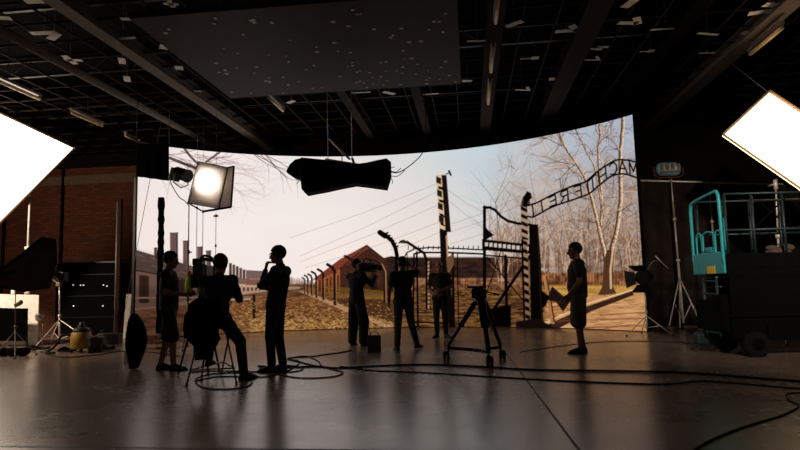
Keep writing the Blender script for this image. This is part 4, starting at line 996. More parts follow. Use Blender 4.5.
# small items on the top edge of the white board
tag(rebase(MB().box(at(13.5, 291.5, db), (.1, .06, .12), bevel=.01).build('white_clamp', 'white_board'), at(13.5, 294, db)), 'small white clamp on the top edge of the reflector board, left one', 'clamp')
tag(rebase(MB().box(at(27.5, 290.5, db), (.14, .08, .16), bevel=.03).ell(at(29, 287, db), (.06, .05, .05)).build('crumpled_cloth', mat('pale_cloth', (200, 190, 176), .9)), at(27, 293, db)), 'crumpled pale cloth on the top edge of the reflector board', 'cloth')
# large octagonal soft box seen from behind
do = 13.4; ctr = at(30, 262, do); ax = (Vector((-.55, -.35, -.12))).normalized()
t = thing('octagonal_softbox', ctr, 'big black octagonal soft box seen from behind with folded ribs, far left', 'soft box')
rim_px = [(56, 239), (57.5, 262), (54, 276), (40, 286), (2, 286), (-26, 281), (-22, 272), (2, 273), (20, 257), (41, 237)]
hub = at(51, 275, do + .1); g = MB()
rim = [at(56.5, 239.5, do - .1), at(57, 262, do + .0), at(50, 288, do + .1), at(25, 292, do - .2), at(-20, 285, do - .6), at(-30, 278, do - .8), at(-8, 274, do - .9), at(20, 254, do - .6), at(41, 236.5, do - .3)]
apx = at(46, 272, do + .42)
c_v = sum(rim, Vector()) / len(rim)
R1 = [g.bm.verts.new(v) for v in rim]; R2 = [g.bm.verts.new(v.lerp(apx, .5) + (apx - c_v) * .12) for v in rim]; R3 = [g.bm.verts.new(v.lerp(apx, .93)) for v in rim]
g.loft([R1, R2, R3], cap=False, smooth=False); g.bm.faces.new(R3); o = g.build('fabric_shell', 'black_cloth', t); sd = o.modifiers.new('s', 'SOLIDIFY'); sd.thickness = .01
g = MB(); rv = [g.bm.verts.new(v.lerp(apx, .03)) for v in rim]; cv = g.bm.verts.new(c_v)
for k in range(len(rv)): g.bm.faces.new((rv[k], rv[(k + 1) % len(rv)], cv))
g.build('diffusion_panel', 'duvetyne', t)
for v in rim:
    MB().tube([v, v.lerp(apx, .5) + (apx - c_v) * .13, apx], .009, n=6).build('rib', 'dull_steel', t)
g = MB(); g.cyl(apx, apx + (apx - c_v).normalized() * .35, .09, .08, n=16); g.build('lamp_head', 'black_metal', t)
# stand for it, with grip arm
q = on(59.5, 346); dq = depth(q)
light_stand(q, at(59.5, 283, dq), .75, 'steel tripod stand beneath the octagonal soft box', m='steel', ang=2.5, r=.02, hub=.62)
t = thing('grip_arm', at(59, 284, dq), 'bent steel grip arm reaching up beside the octagonal soft box', 'grip arm')
g = MB(); g.tube(smooth_path([at(59, 285, dq), at(55, 281, dq), at(47.5, 279, dq - .1), at(42, 283, dq - .15), at(39.5, 286, dq - .2)], 5), .018); g.build('rod', 'steel', t); MB().box(at(59, 284, dq), (.12, .1, .12), bevel=.02).build('clamp_head', 'dull_steel', t)
t = thing('stage_lamp', at(61, 290, dq), 'small dark lamp head clamped to the tripod stand under the octagonal soft box', 'lamp')
MB().box(at(62, 277, dq - .1), (.22, .2, .24), bevel=.03).cyl(at(62, 277, dq - .1), at(60, 290, dq - .05), .02).build('lamp_body', 'black_metal', t)
# small stand with weights in front of the panel
q = on(15, 357); dq = depth(q); light_stand(q, at(15.5, 291, dq), .42, 'short stand with a knobbed clamp in front of the black panel', m='dull_steel', ang=1.2, r=.012, hub=.5)
t = thing('clamp', at(17, 304, dq), 'knobbed grip clamp on the short stand before the black panel', 'clamp')
g = MB(); g.box(at(17.5, 304.5, dq), (.12, .07, .07), Euler((0, -.4, 0)).to_matrix(), bevel=.015); g.cyl(at(15, 305, dq), at(21, 302, dq), .03); g.ell(at(20.5, 302.5, dq), (.05, .04, .05)); g.build('clamp_body', 'dull_steel', t)
for px, lab in ((10, 'dark sandbag slumped over the left foot of the short stand'), (20, 'dark sandbag slumped over the right foot of the short stand')):
    q = on(px, 356); g = MB(); g.ell(q + Vector((-.11, -.05, .09)), (.13, .12, .09)); g.ell(q + Vector((.11, -.05, .09)), (.13, .12, .09)); g.ell(q + Vector((0, -.05, .12)), (.1, .06, .05)); tag(rebase(g.build('sandbag', 'black_cloth'), q), lab, 'sandbag', 'sandbags at the short stand')
# desk arm lamp glow spot beside stand
q = at(43, 317, 13.2); t = thing('stage_lamp', q, 'tiny lamp with metal reflector between white board and tripod stand', 'lamp')
g = MB(); g.cyl(q, q + R0 * -.12, .05, .09, n=16); g.build('reflector', 'steel', t)
qf = on(43, 349); g = MB(); g.cyl((q.x + .02, q.y, 0.0), q, .012); g.cyl((q.x + .02, q.y, 0), (q.x + .02, q.y, .02), .12, n=18); g.build('stem', 'dull_steel', t)

# equipment rack with indicator lights
q0, q1 = on(60, 336), on(112, 336); z1 = at(80, 264, depth(q0)).z; mid = (q0 + q1) / 2 + FH * .35
t = thing('equipment_rack', mid, 'wide black equipment rack with tiny indicator lights against the brick wall', 'rack')
Wr = (q1 - q0).length; rot = Matrix((R0, FH, ZZ)).transposed()
MB().box(mid + Vector((0, 0, z1 / 2 + .04)), (Wr, .6, z1 - .08), rot, bevel=.02).build('cabinet', 'black_cloth', t)
g = MB()
for k in (-1, 1):
    for j in (-1, 1): g.cyl(mid + R0 * (k * Wr * .45) + FH * (j * .25), mid + R0 * (k * Wr * .45) + FH * (j * .25) + Vector((0, 0, .1)), .04)
g.build('caster', 'rubber', t)
fr = lambda px, py: at(px, py, depth(q0) + .04 - .0)
for y_ in (275, 296, 317):
    zz_ = at(85, y_, depth(q0)).z; MB().box(mid - FH * .31 + Vector((0, 0, zz_)), (Wr * .96, .03, .02), rot).build('shelf_rail', 'black_metal', t)
em_ = emit_mat('indicator_white', (255, 246, 230), .7)
for px, py in ((73.2, 285), (80.5, 285.2), (83.5, 285.2), (103.5, 285), (73.5, 306), (103, 306), (107, 286)):
    MB().ell(at(px, py, depth(mid) - .315), (.024, .014, .016)).build('indicator_light', em_, t)
MB().box(mid + Vector((0, 0, z1 + .03)), (Wr, .5, .04), rot).build('top_rail', mat('grey_rail', (80, 74, 68), .6), t)
# vacuum cleaner
q = on(81, 352); t = thing('vacuum_cleaner', q, 'mustard yellow drum vacuum cleaner with black lid at left', 'vacuum cleaner')
g = MB(); R = []
for z_, r1 in ((.07, .17), (.1, .2), (.26, .205), (.4, .19), (.42, .17)): R.append(g.ring(q + Vector((0, 0, z_)), Vector((1, 0, 0)), Vector((0, 1, 0)), r1, r1, 24))
g.loft(R); g.build('drum', 'mustard', t)
g = MB(); g.ell(q + Vector((0, 0, .44)), (.18, .18, .09)); g.box(q + Vector((0, 0, .53)), (.2, .05, .04), bevel=.01); g.cyl(q + Vector((0, 0, .45)), q + Vector((0, 0, .62)), .06, .05); g.build('lid', 'black_plastic', t)
for k in range(4):
    v = Vector((math.cos(k * 1.57 + .6), math.sin(k * 1.57 + .6), 0)) * .18; MB().cyl(q + v + Vector((-.02, 0, .035)), q + v + Vector((.02, 0, .035)), .035, n=12).build('caster', 'rubber', t)
g = MB(); g.tube(smooth_path([q + Vector((-.18, -.05, .35)), q + Vector((-.36, -.1, .36)), q + Vector((-.5, -.12, .14)), q + Vector((-.62, -.2, .03)), q + Vector((-.5, -.35, .03)), q + Vector((-.3, -.4, .03))]), .024); g.build('hose', 'rubber', t)
q = on(95, 352.5); t = thing('bucket', q, 'dark round bucket right beside the yellow vacuum cleaner', 'bucket'); g = MB(); R = [g.ring(q + Vector((0, 0, z_)), Vector((1, 0, 0)), Vector((0, 1, 0)), r1, r1, 24) for z_, r1 in ((0, .13), (.3, .17), (.31, .175), (.3, .16), (.02, .12))]
g.loft(R); g.build('pail', 'black_plastic', t); g = MB(); g.tube(smooth_path([q + Vector((-.17, 0, .29)), q + Vector((-.1, -.1, .22)), q + Vector((.1, -.1, .22)), q + Vector((.17, 0, .29))]), .006); g.build('handle', 'dull_steel', t)
def coil(px, py, r, n, label, name='cable_coil', z0=.02, m='rubber', rr=.012, sd=1, grp=None, sq=1.0):
    q = on(px, py); rs = random.Random(sd); pts = []
    for k in range(n * 24):
        a = k / 24 * 2 * math.pi; r1 = r * (1 + .12 * math.sin(k * .21 + sd) - .02 * k / 24); pts.append(q + Vector((math.cos(a) * r1, math.sin(a) * r1 * sq, z0 + .018 * (k / 24) * (.6 + .4 * math.sin(a * 3)))))
    o = MB().tube(pts, rr, n=6).build(name, m); return tag(rebase(o, q), label, 'cable', grp)
coil(104, 350, .2, 7, 'black cable coil piled on the floor right of the dark bucket', sd=2)
coil(67, 352, .17, 5, 'black cable coil on the floor left of the vacuum cleaner', sd=3)
coil(36, 350, .28, 4, 'loose black cable loops below the white reflector board', sd=5)
q = on(110, 344); tag(rebase(MB().box(q + Vector((0, 0, .13)), (.5, .3, .26), Euler((0, 0, .15)).to_matrix(), bevel=.03).build('tool_case', mat('grey_case', (62, 58, 56), .6)), q), 'low grey tool case behind the cable coil, left of the wall edge', 'case')
q = on(101, 342.5); g = MB(); g.ell(q + Vector((0, 0, .12)), (.16, .14, .12)); g.cyl(q + Vector((0, 0, .1)), q + Vector((.03, 0, .3)), .05, .04); tag(rebase(g.build('cloth_bag', 'duvetyne'), q), 'small grey cloth bag leaning between bucket and tool case', 'bag')
# low trolley behind the left man
q = on(153, 349); t = thing('low_trolley', q, 'low brown wooden trolley deck behind the legs of the man in shorts', 'trolley')
MB().box(q + Vector((-.05, .1, .16)), (.85, .5, .04), rot, bevel=.005).build('deck', 'wood', t)
for k in (-1, 1):
    for j in (-1, 1): MB().cyl(q + R0 * (k * .32 - .05 - .015) + Vector((0, .1 + j * .17, .065)), q + R0 * (k * .32 - .05 + .015) + Vector((0, .1 + j * .17, .065)), .065, n=16).build('wheel', 'rubber', t)
MB().box(q + Vector((-.05, .1, .135)), (.7, .4, .02), rot).build('underframe', 'black_metal', t)
q2 = q + Vector((-.15, .12, .18)); tag(rebase(MB().box(q2 + Vector((0, 0, .06)), (.4, .3, .12), rot, bevel=.02).build('wooden_box', mat('reddish_wood', (110, 62, 42), .7)), q2), 'small reddish wooden box lying on the low trolley', 'box')

# black case on the floor in the centre
q = on(373.5, 352.5); dq = depth(q); t = thing('monitor_case', q, 'small square black case on the floor right of the camera operator', 'case')
hh = at(373.5, 335.5, dq).z; MB().box(q + Vector((0, .12, hh / 2)), (.24, .22, hh), rot, bevel=.012).build('case_body', 'black_plastic', t)
MB().tube(smooth_path([q + Vector((-.07, .12, hh)), q + Vector((-.06, .12, hh + .05)), q + Vector((.06, .12, hh + .05)), q + Vector((.07, .12, hh))], 4), .008).build('handle', 'rubber', t)
MB().cyl(q + Vector((-.08, .14, hh - .01)), q + Vector((-.1, .14, hh + .17)), .006, n=6).build('antenna', 'rubber', t)

# ------------------------------------------------------------------ cables across the floor
def cable(pts, label, r=.011, m='rubber'):
    P = [on(x, y, r) for x, y in pts]; o = MB().tube(smooth_path(P, 7), r, n=6).build('floor_cable', m); return tag(rebase(o, P[0]), label, 'cable', 'cables across the stage floor')
cable([(258, 366), (288, 367), (318, 366.5), (338, 368), (375, 366), (420, 364.5), (470, 366), (530, 369.5), (590, 370.5), (650, 371.5), (700, 373.5), (745, 377), (790, 380.5), (830, 383)], 'thick black cable running the width of the floor under the tripod, upper one', .014)
cable([(340, 366), (365, 370), (400, 371.5), (440, 373.5), (480, 376), (530, 379), (580, 381.5), (650, 384), (675, 383.5), (700, 381), (740, 383.5), (790, 388), (830, 389)], 'thinner black cable running below the thick one across the floor', .009)
cable([(830, 393), (800, 393), (787, 394), (789, 400), (797, 404), (797, 408), (780, 416), (750, 425), (725, 434), (705, 443), (692, 452), (680, 465)], 'thin black cable curving down to the lower right corner', .009)
cable([(352, 350), (340, 352.5), (325, 354.5), (310, 356.5), (292, 357.5), (288, 359), (300, 362), (312, 365), (325, 367)], 'black cable running from the camera operator toward the standing man', .011)
cable([(250, 374), (262, 377), (285, 372), (300, 362), (290, 358.5), (305, 356), (318, 361), (322, 366), (335, 370), (343, 372.5), (336, 376), (315, 378), (292, 377), (275, 373)], 'tangled black cable loops just right of the standing man\'s feet', .009)
cable([(196, 381), (214, 377), (245, 377), (252, 383), (240, 388), (215, 389), (200, 386), (196, 379), (212, 374), (240, 373), (256, 378)], 'black cable looping on the floor round the stool', .009)
cable([(190, 372), (208, 371), (232, 371), (262, 372), (290, 372), (303, 369), (296, 366), (280, 365)], 'black cable passing behind the stool to the standing man', .009)
cable([(40, 352), (60, 357), (85, 356), (110, 353), (125, 351), (150, 352), (180, 356)], 'dark cable lying along the floor below the vacuum cleaner', .010)
cable([(520, 352), (560, 346), (600, 342), (640, 341), (690, 343)], 'thin dark cable on the floor behind the man in shorts at right', .006)

# ------------------------------------------------------------------ people
def remesh(o, voxel, smooth_it=4):
    md = o.modifiers.new('r', 'REMESH'); md.mode = 'VOXEL'; md.voxel_size = voxel; md.use_smooth_shade = True
    if smooth_it:
        s = o.modifiers.new('s', 'SMOOTH'); s.iterations = smooth_it; s.factor = .5
    dg = bpy.context.evaluated_depsgraph_get(); dg.update()
    me = bpy.data.meshes.new_from_object(o.evaluated_get(dg)); old = o.data; o.modifiers.clear(); o.data = me
    for p in me.polygons: p.use_smooth = True
    bpy.data.meshes.remove(old)
BASE = dict(pelvis=(0, 0, .95), hipL=(-.09, 0, .93), hipR=(.09, 0, .93), kneeL=(-.10, .02, .50), kneeR=(.10, .02, .50), ankL=(-.10, -.02, .085), ankR=(.10, -.02, .085),
            toeL=(-.13, .15, .03), toeR=(.13, .15, .03), waist=(0, 0, 1.08), chest=(0, 0, 1.30), neck=(0, -.015, 1.50), head=(0, .02, 1.665),
            shL=(-.185, -.01, 1.44), shR=(.185, -.01, 1.44), elL=(-.25, -.03, 1.16), elR=(.25, -.03, 1.16), wrL=(-.26, .06, .91), wrR=(.26, .06, .91))
def person(P, face, label, pose, height=1.76, shirt='tee_black', legs='trouser', legm='trouser', sleeve='short', belly=0.0, headrot=(0, 0, 0), hands=None, cap=None, glasses=False, beard=False, wide=1.0, name='person', legwide=1.0, zoff=0.0, bulk=1.16, hs=1.1, bald=False):
    """face = world direction (x, y) the body faces"""
    J = {k: Vector(v) for k, v in BASE.items()}
    for k, v in pose.items(): J[k] = Vector(v)
    P = Vector(P); k_ = height / 1.78
    fw = Vector((face[0], face[1], 0)).normalized(); rt = Vector((fw.y, -fw.x, 0)); R = Matrix((rt, fw, ZZ)).transposed()
    bk = bulk
    def W(v): return P + R @ (Vector(v) * k_) + Vector((0, 0, zoff))
    t = thing(name, P, label, 'person')
    G = MB()
    def cp(a, b, r0, r1, g=None, n=14): (g or G).cap(W(a), W(b), r0 * k_ * (bk if n > 8 else 1.05), r1 * k_ * (bk if n > 8 else 1.05), n=n)
    def el(c, rad, g=None, rot=None, u=18, v=12): (g or G).ell(W(c), tuple(x * k_ * (hs if rot is not None else bk) for x in rad), (R @ rot) if rot is not None else R, u=u, v=v)
    # trunk (slightly thinner than the clothes)
    el(J['pelvis'], (.15, .10, .11)); el(J['waist'], (.135, .095, .12)); el(J['chest'], (.155, .10, .17)); cp(J['shL'], J['shR'], .055, .055)
    cp(J['pelvis'], J['chest'], .11, .115)
    cp(J['neck'] + Vector((0, 0, -.06)), J['head'] + Vector((0, -.02, -.07)), .058, .05)
    for s in 'LR':
        cp(J['hip' + s], J['knee' + s], .078, .052); cp(J['knee' + s], J['knee' + s].lerp(J['ank' + s], .3), .05, .052); cp(J['knee' + s].lerp(J['ank' + s], .3), J['ank' + s], .052, .036)
        cp(J['ank' + s] + Vector((0, 0, -.03)), J['toe' + s] + Vector((0, 0, .015)), .026, .012)
        cp(J['sh' + s], J['el' + s], .047, .038); cp(J['el' + s], J['el' + s].lerp(J['wr' + s], .35), .038, .036); cp(J['el' + s].lerp(J['wr' + s], .35), J['wr' + s], .036, .025)
    # head
    HR = Euler([math.radians(a) for a in headrot], 'XYZ').to_matrix(); hc = J['head']
    def H(v): return hc + HR @ Vector(v) * hs
    el(H((0, -.012, .03)), (.074, .093, .086), rot=HR); el(H((0, .03, -.04)), (.056, .062, .07), rot=HR); el(H((0, .058, -.088)), (.03, .028, .022), rot=HR)
    cp(H((0, .086, .012)), H((0, .108, -.028)), .010, .015); el(H((0, .082, .03)), (.05, .016, .012), rot=HR)
    el(H((0, .086, -.055)), (.024, .012, .007), rot=HR); el(H((0, .083, -.066)), (.021, .012, .007), rot=HR)
    for s in (-1, 1):
        el(H((s * .075, -.01, -.005)), (.010, .02, .032), rot=HR); el(H((s * .045, .055, -.015)), (.022, .02, .018), rot=HR); cp(H((s * .05, .0, -.05)), H((s * .02, .07, -.085)), .02, .018)
    # hands
    hands = hands or {}
    for s in 'LR':
        sg = -1 if s == 'L' else 1
        w_ = J['wr' + s]; fa = (w_ - J['el' + s]).normalized()
        d, pn, curl = hands.get(s, (None, None, 28))
        d = Vector(d).normalized() if d else fa
        pn = Vector(pn) if pn else Vector((-sg, 0, 0))
        pn = (pn - d * pn.dot(d)).normalized(); sd = d.cross(pn)          # across the palm
        th = sd if (sd.dot(Vector((0, 1, .3))) > 0) else -sd               # thumb side: forward / up
        for q in (-1.5, -.5, .5, 1.5):
            cp(w_ + sd * q * .008, w_ + d * .085 + sd * q * .021, .016, .0115, n=8)
        el(w_ + d * .045 + pn * .004, (.02, .02, .02))
        lens = (.072, .082, .077, .060) if th.dot(sd) < 0 else (.060, .077, .082, .072)
        for q, L_ in zip((-1.5, -.5, .5, 1.5), lens):
            p0 = w_ + d * .085 + sd * q * .0225; a = 0; spread = sd * q * .03
            for fr_, r0, r1 in ((.45, .0092, .0085), (.3, .0085, .0078), (.25, .0078, .0068)):
                a += math.radians(curl); dv = (d * math.cos(a) + pn * math.sin(a) + spread).normalized(); p1 = p0 + dv * L_ * fr_; cp(p0, p1, r0, r1, n=8); p0 = p1
        p0 = w_ + d * .02 + th * .022; p1 = p0 + (d * .6 + th * .7 + pn * .35).normalized() * .042; p2 = p1 + (d * .85 + th * .25 + pn * .45).normalized() * .032; p3 = p2 + (d * .9 + pn * .5).normalized() * .026
        cp(p0, p1, .015, .0115, n=8); cp(p1, p2, .0112, .010, n=8); cp(p2, p3, .0098, .008, n=8)
    body = G.build('body', 'skin', t); remesh(body, .0068, 3)
    for s in (-1, 1):
        g = MB(); el(H((s * .031, .079, .006)), (.0125, .0095, .008), g, rot=HR, u=10, v=6); g.build('eye', 'eye', t)
    # hair or cap
    g = MB(); el(H((0, -.016, .036)), (.084, .101, .094), g, rot=HR, u=28, v=18)
    inv = (R @ HR).inverted(); hw = W(hc); dele = []
    for f in g.bm.faces:
        l = inv @ (f.calc_center_median() - hw) / k_
        if not (l.z > .058 - max(0, l.y) * -.1 or (l.y < .022 and l.z > -.035) or (l.y < -.045 and l.z > -.07)): dele.append(f)
    bmesh.ops.delete(g.bm, geom=dele, context='FACES')
    for v in g.bm.verts: v.co += (v.co - hw).normalized() * mnoise.noise(v.co * 40) * .008
    if bald: g.bm.free()
    else:
        hr = g.build('hair', 'hair', t); sm = hr.modifiers.new('s', 'SOLIDIFY'); sm.thickness = .014; sm.offset = 0
    if beard:
        g = MB()
        el(H((0, .052, -.082)), (.046, .042, .036), g, rot=HR); el(H((0, .03, -.05)), (.062, .045, .045), g, rot=HR); b_ = g.build('beard', 'hair', t); remesh(b_, .008, 2)
    if cap:
        g = MB(); el(H((0, -.012, .055)), (.089, .105, .078), g, rot=HR); dele = [f for f in g.bm.faces if (inv @ (f.calc_center_median() - hw) / k_).z < .05]; bmesh.ops.delete(g.bm, geom=dele, context='FACES')
        c_ = g.build('cap', cap, t); s_ = c_.modifiers.new('s', 'SOLIDIFY'); s_.thickness = .012
        g = MB(); a = W(H((0, .085, .055))); g.ell(a + (R @ HR) @ Vector((0, .035, -.004)), (.07, .062, .008), R @ HR); g.build('cap_peak', cap, c_)
    if glasses:
        g = MB()
        for s in (-1, 1):
            pts = [W(H((s * .033 + .021 * math.cos(a), .097, .005 + .017 * math.sin(a)))) for a in [k * math.pi / 6 for k in range(12)]]; g.tube(pts, .003, n=6, closed=True)
            g.cyl(W(H((s * .054, .095, .01))), W(H((s * .079, .0, .008))), .0028, n=6)
        g.cyl(W(H((-.012, .099, .01))), W(H((.012, .099, .01))), .003, n=6); g.build('glasses', 'black_plastic', t)
    # shirt
    g = MB()
    el(J['chest'], (.176 * wide, .122, .185), g); el(J['waist'] + Vector((0, belly * .5, 0)), (.158 * wide, .115 + belly, .15), g); el(J['pelvis'] + Vector((0, 0, .03)), (.168 * wide, .122, .09), g)
    cp(J['shL'], J['shR'], .072, .072, g); cp(J['pelvis'] + Vector((0, 0, .02)), J['chest'], .13, .135, g); cp(J['neck'] + Vector((0, 0, -.07)), J['neck'] + Vector((0, 0, -.01)), .085, .062, g)
    cp(J['shL'], J['chest'] + Vector((-.06, 0, .03)), .075, .09, g); cp(J['shR'], J['chest'] + Vector((.06, 0, .03)), .075, .09, g)
    for s in 'LR':
        if sleeve == 'short': cp(J['sh' + s], J['sh' + s].lerp(J['el' + s], .62), .068, .058, g)
        else: cp(J['sh' + s], J['el' + s], .066, .05, g); cp(J['el' + s], J['el' + s].lerp(J['wr' + s], .9), .05, .037, g)
    for i in range(5):
        a = i * 1.3 + P.x; el(J['waist'] + Vector((.12 * wide * math.cos(a), (.09 + belly) * math.sin(a), .02 * i - .05)), (.05, .035, .02), g)
    sh = g.build('shirt', shirt, t); remesh(sh, .013, 3)
    # legs
    g = MB(); lw = legwide
    el(J['pelvis'], (.165, .118, .10), g)
    for s in 'LR':
        if legs == 'shorts':
            e = J['hip' + s].lerp(J['knee' + s], .98); cp(J['hip' + s], e, .098, .082 * lw, g)
        else:
            cp(J['hip' + s], J['knee' + s], .096, .070 * lw, g); cp(J['knee' + s], J['ank' + s] + Vector((0, 0, .03)), .068 * lw, .056 * lw, g)
    cp(J['hipL'], J['hipR'], .1, .1, g)
    tr = g.build('shorts' if legs == 'shorts' else 'trousers', legm, t); remesh(tr, .013, 3)
    # shoes
    for s in 'LR':
        g = MB(); a = J['ank' + s]; b = J['toe' + s]; dz = a.z - .085; d = Vector((b.x - a.x, b.y - a.y, b.z - .03 - dz)).normalized(); heel = a - d * .055 + Vector((0, 0, -.06)); si = Vector((d.y, -d.x, 0)).normalized(); up_ = si.cross(d)
        Rn = []
        for q, w2, h2 in ((0, .024, .05), (.03, .043, .105), (.09, .046, .112), (.15, .048, .085), (.21, .05, .062), (.26, .036, .038), (.285, .014, .022)):
            c_ = heel + d * (q - .01); ring = []
            for k in range(12):
                an = 2 * math.pi * k / 12; zc = max(-.45, math.sin(an)); ring.append(g.bm.verts.new(W(c_ + si * w2 * math.cos(an) + up_ * (-.024 + (zc + .45) / 1.45 * h2))))
            Rn.append(ring)
        g.loft(Rn); g.build('shoe', 'shoe', t)
    return t, W, J
LEFT, AWAY, TOWARD, RIGHT = -R0, FH, -FH, R0
def mix(a, b, t_): v = a.lerp(b, t_); return (v.x, v.y)
# 1. man in shorts, left, facing right
q = on(168, 370); dq = depth(q)
t1, W1, J1 = person(q, mix(RIGHT, AWAY, .12), 'person in dark t-shirt and shorts facing right, holding a small device, leftmost figure',
    dict(ankL=(-.09, -.13, .085), toeL=(-.11, .05, .03), kneeL=(-.10, -.04, .50), ankR=(.10, .10, .085), toeR=(.12, .28, .03), kneeR=(.10, .08, .50), elL=(-.23, .0, 1.17), wrL=(-.10, .25, 1.12), elR=(.23, .0, 1.17), wrR=(.10, .26, 1.13)),
    1.80, 'tee_black', 'shorts', 'shorts', headrot=(-10, 0, 0), legwide=1.15, hands={'L': ((.35, 1, .1), (.8, 0, .6), 32), 'R': ((-.35, 1, .1), (-.8, 0, .6), 32)})
g = MB(); hp = W1((0, .36, 1.14)); g.box(hp, (.10, .12, .05), Matrix((R0, FH, ZZ)).transposed(), bevel=.012); g.box(hp + Vector((0, 0, .035)), (.05, .05, .03)); tag(rebase(g.build('handheld_controller', 'black_plastic'), hp), 'small black device held in both hands by the man in shorts at left', 'device')
# 2. standing man, hand at chin, facing left
q = on(278, 371.5)
person(q, mix(LEFT, AWAY, .18), 'person in black long sleeves facing left with glasses, hand raised to chin',
    dict(ankL=(-.08, .06, .085), toeL=(-.10, .24, .03), ankR=(.08, -.04, .085), toeR=(.11, .13, .03), pelvis=(0, .03, .95), hipL=(-.09, .03, .93), hipR=(.09, .03, .93), kneeL=(-.09, .08, .50), kneeR=(.09, .03, .50), waist=(0, .01, 1.09), chest=(0, -.03, 1.31), neck=(0, -.05, 1.50), head=(0, -.0, 1.665), shL=(-.18, -.05, 1.43), shR=(.18, -.05, 1.43), elL=(-.17, .17, 1.22), wrL=(-.045, .165, 1.46), elR=(.2, .12, 1.17), wrR=(-.04, .25, 1.22)),
    1.81, 'tee_black', 'long', 'trouser', 'long', headrot=(-3, 0, 0), glasses=True, hands={'L': ((.2, -.1, 1), (0, -1, 0), 40), 'R': ((-1, .1, .1), (0, -1, 0), 25)})
# 3. seated man on a high stool, seen from behind
q = on(222, 377); q = at(215.5, 377, 7.95); q.z = 0
sit = dict(pelvis=(0, -.02, .83), hipL=(-.10, 0, .81), hipR=(.10, 0, .81), kneeL=(-.22, .32, .66), ankL=(-.20, .22, .27), toeL=(-.22, .40, .22), kneeR=(.24, .22, .50), ankR=(.27, .26, .085), toeR=(.37, .40, .03), waist=(0, 0, .96), chest=(0, .06, 1.17), neck=(0, .09, 1.37), head=(0, .13, 1.52),
           shL=(-.19, .06, 1.30), shR=(.19, .06, 1.30), elL=(-.24, .20, 1.08), elR=(.24, .18, 1.06), wrL=(-.14, .40, 1.14), wrR=(.10, .38, 1.12))
t3, W3, J3 = person(q, mix(AWAY, RIGHT, .12), 'person in black seated on a high stool, seen from behind, right foot on the floor', sit, 1.80, 'tee_black', 'long', 'trouser', 'long', headrot=(-8, 0, 8), cap=None)
hp = W3((0, .0, 0)); st = thing('folding_stool', (hp.x, hp.y, 0), 'tall stool with splayed thin metal legs under the seated man', 'stool')
sh_ = .74
MB().box((hp.x, hp.y, sh_ - .02), (.42, .34, .05), Matrix((R0, FH, ZZ)).transposed(), bevel=.015).build('seat', 'black_cloth', st)
tops = [(200, 340), (207, 345), (224, 340), (229, 340)]
fp = [on(186.5, 386.5), on(201.5, 381), on(236.5, 384), on(221.5, 374)]
hz = Vector((hp.x, hp.y, sh_ - .05))
offs = [(-.16, -.12), (-.16, .12), (.16, -.12), (.16, .12)]; FPp = [fp[0], fp[1], fp[2], fp[3]]
for (a, b2), f in zip(offs, FPp):
    p0 = hz + R0 * a + FH * b2; lg = MB().cyl(p0, (f.x, f.y, .012), .013, n=8).build('leg', 'dull_steel', st); MB().ell((f.x, f.y, .014), (.022, .022, .014)).build('rubber_foot', 'rubber', lg)
g = MB(); m_ = [hz.lerp(f, .72) + R0 * a * .3 for (a, b2), f in zip(offs, FPp)]; g.cyl(m_[0], m_[2], .010); g.cyl(m_[1], m_[3], .010); g.cyl(m_[0], m_[1], .010); g.cyl(m_[2], m_[3], .010); g.build('foot_rail', 'dull_steel', st)
# black jacket hanging in front-left of the stool
jd = 7.65
g = MB(); prof = [(206, 298, 9), (202.5, 304, 14), (202, 311, 14), (203, 320, 16.5), (202, 330, 15.5), (204, 339, 15.5), (205.5, 346, 11), (203, 352, 8.5), (201, 359, 4)]; R = []
for k, (px, py, hw) in enumerate(prof):
    c_ = at(px, py, jd); r1 = hw / FPX * jd; R.append(g.ring(c_, R0, FH, r1, .13 + .02 * math.sin(k), 24))
for k, rg in enumerate(R):
    for i, v in enumerate(rg): v.co += (v.co - at(prof[k][0], prof[k][1], jd)) * (.10 * math.sin(i * 2.1 + k * .7) + .07 * math.sin(i * 4.3 - k * 1.9))
g.loft(R); q = at(205, 330, jd); jk = thing('hanging_jacket', at(205, 300, jd), 'bulky black jacket hung over the stool side left of the seated man', 'jacket'); g.build('jacket_body', 'black_cloth', jk)
g = MB(); g.tube(smooth_path([at(196, 306, jd), at(189, 316, jd), at(187.5, 330, jd), at(188, 338, jd)], 4), [.05] * 3 + [.055] * 6 + [.05] * 4); g.build('sleeve', 'black_cloth', jk)
g = MB(); g.tube([at(212, 303, jd), at(216, 318, jd + .12), W3((-.1, -.02, .76))], .02); g.build('hem', 'black_cloth', jk)
# camera on tripod in front of the seated man
kd = 8.75; kc = at(203, 272, kd); ct = thing('film_camera', at(203, 284, kd), 'black film camera with matte box rigged at head height beside the seated man', 'camera')
rotc = Matrix((R0, FH, ZZ)).transposed()
g = MB(); g.box(kc, (.2, .34, .2), rotc, bevel=.02); g.cyl(kc + FH * .15, kc + FH * .36, .065, n=18); g.box(kc - FH * .2 + Vector((.02, 0, 0)), (.12, .1, .18), rotc, bevel=.01); g.build('camera_body', 'black_plastic', ct)
g = MB(); g.box(at(199, 262, kd), (.14, .2, .1), rotc, bevel=.02); g.box(at(207, 259.5, kd), (.2, .1, .05), rotc @ Euler((0, .2, 0)).to_matrix(), bevel=.015); g.tube(smooth_path([at(200, 268, kd), at(202, 256.5, kd), at(212, 258, kd), at(215, 268, kd)], 4), .018); g.build('top_handle', 'black_plastic', ct)
g = MB(); g.box(kc + FH * .38, (.24, .04, .2), rotc); g.build('matte_box', 'black_plastic', ct)
g = MB(); g.box(at(196.5, 281, kd), (.16, .05, .2), rotc @ Euler((0, 0, .3)).to_matrix(), bevel=.01); g.cyl(at(197, 280, kd), kc, .01); g.build('monitor', 'glass_dark', ct)
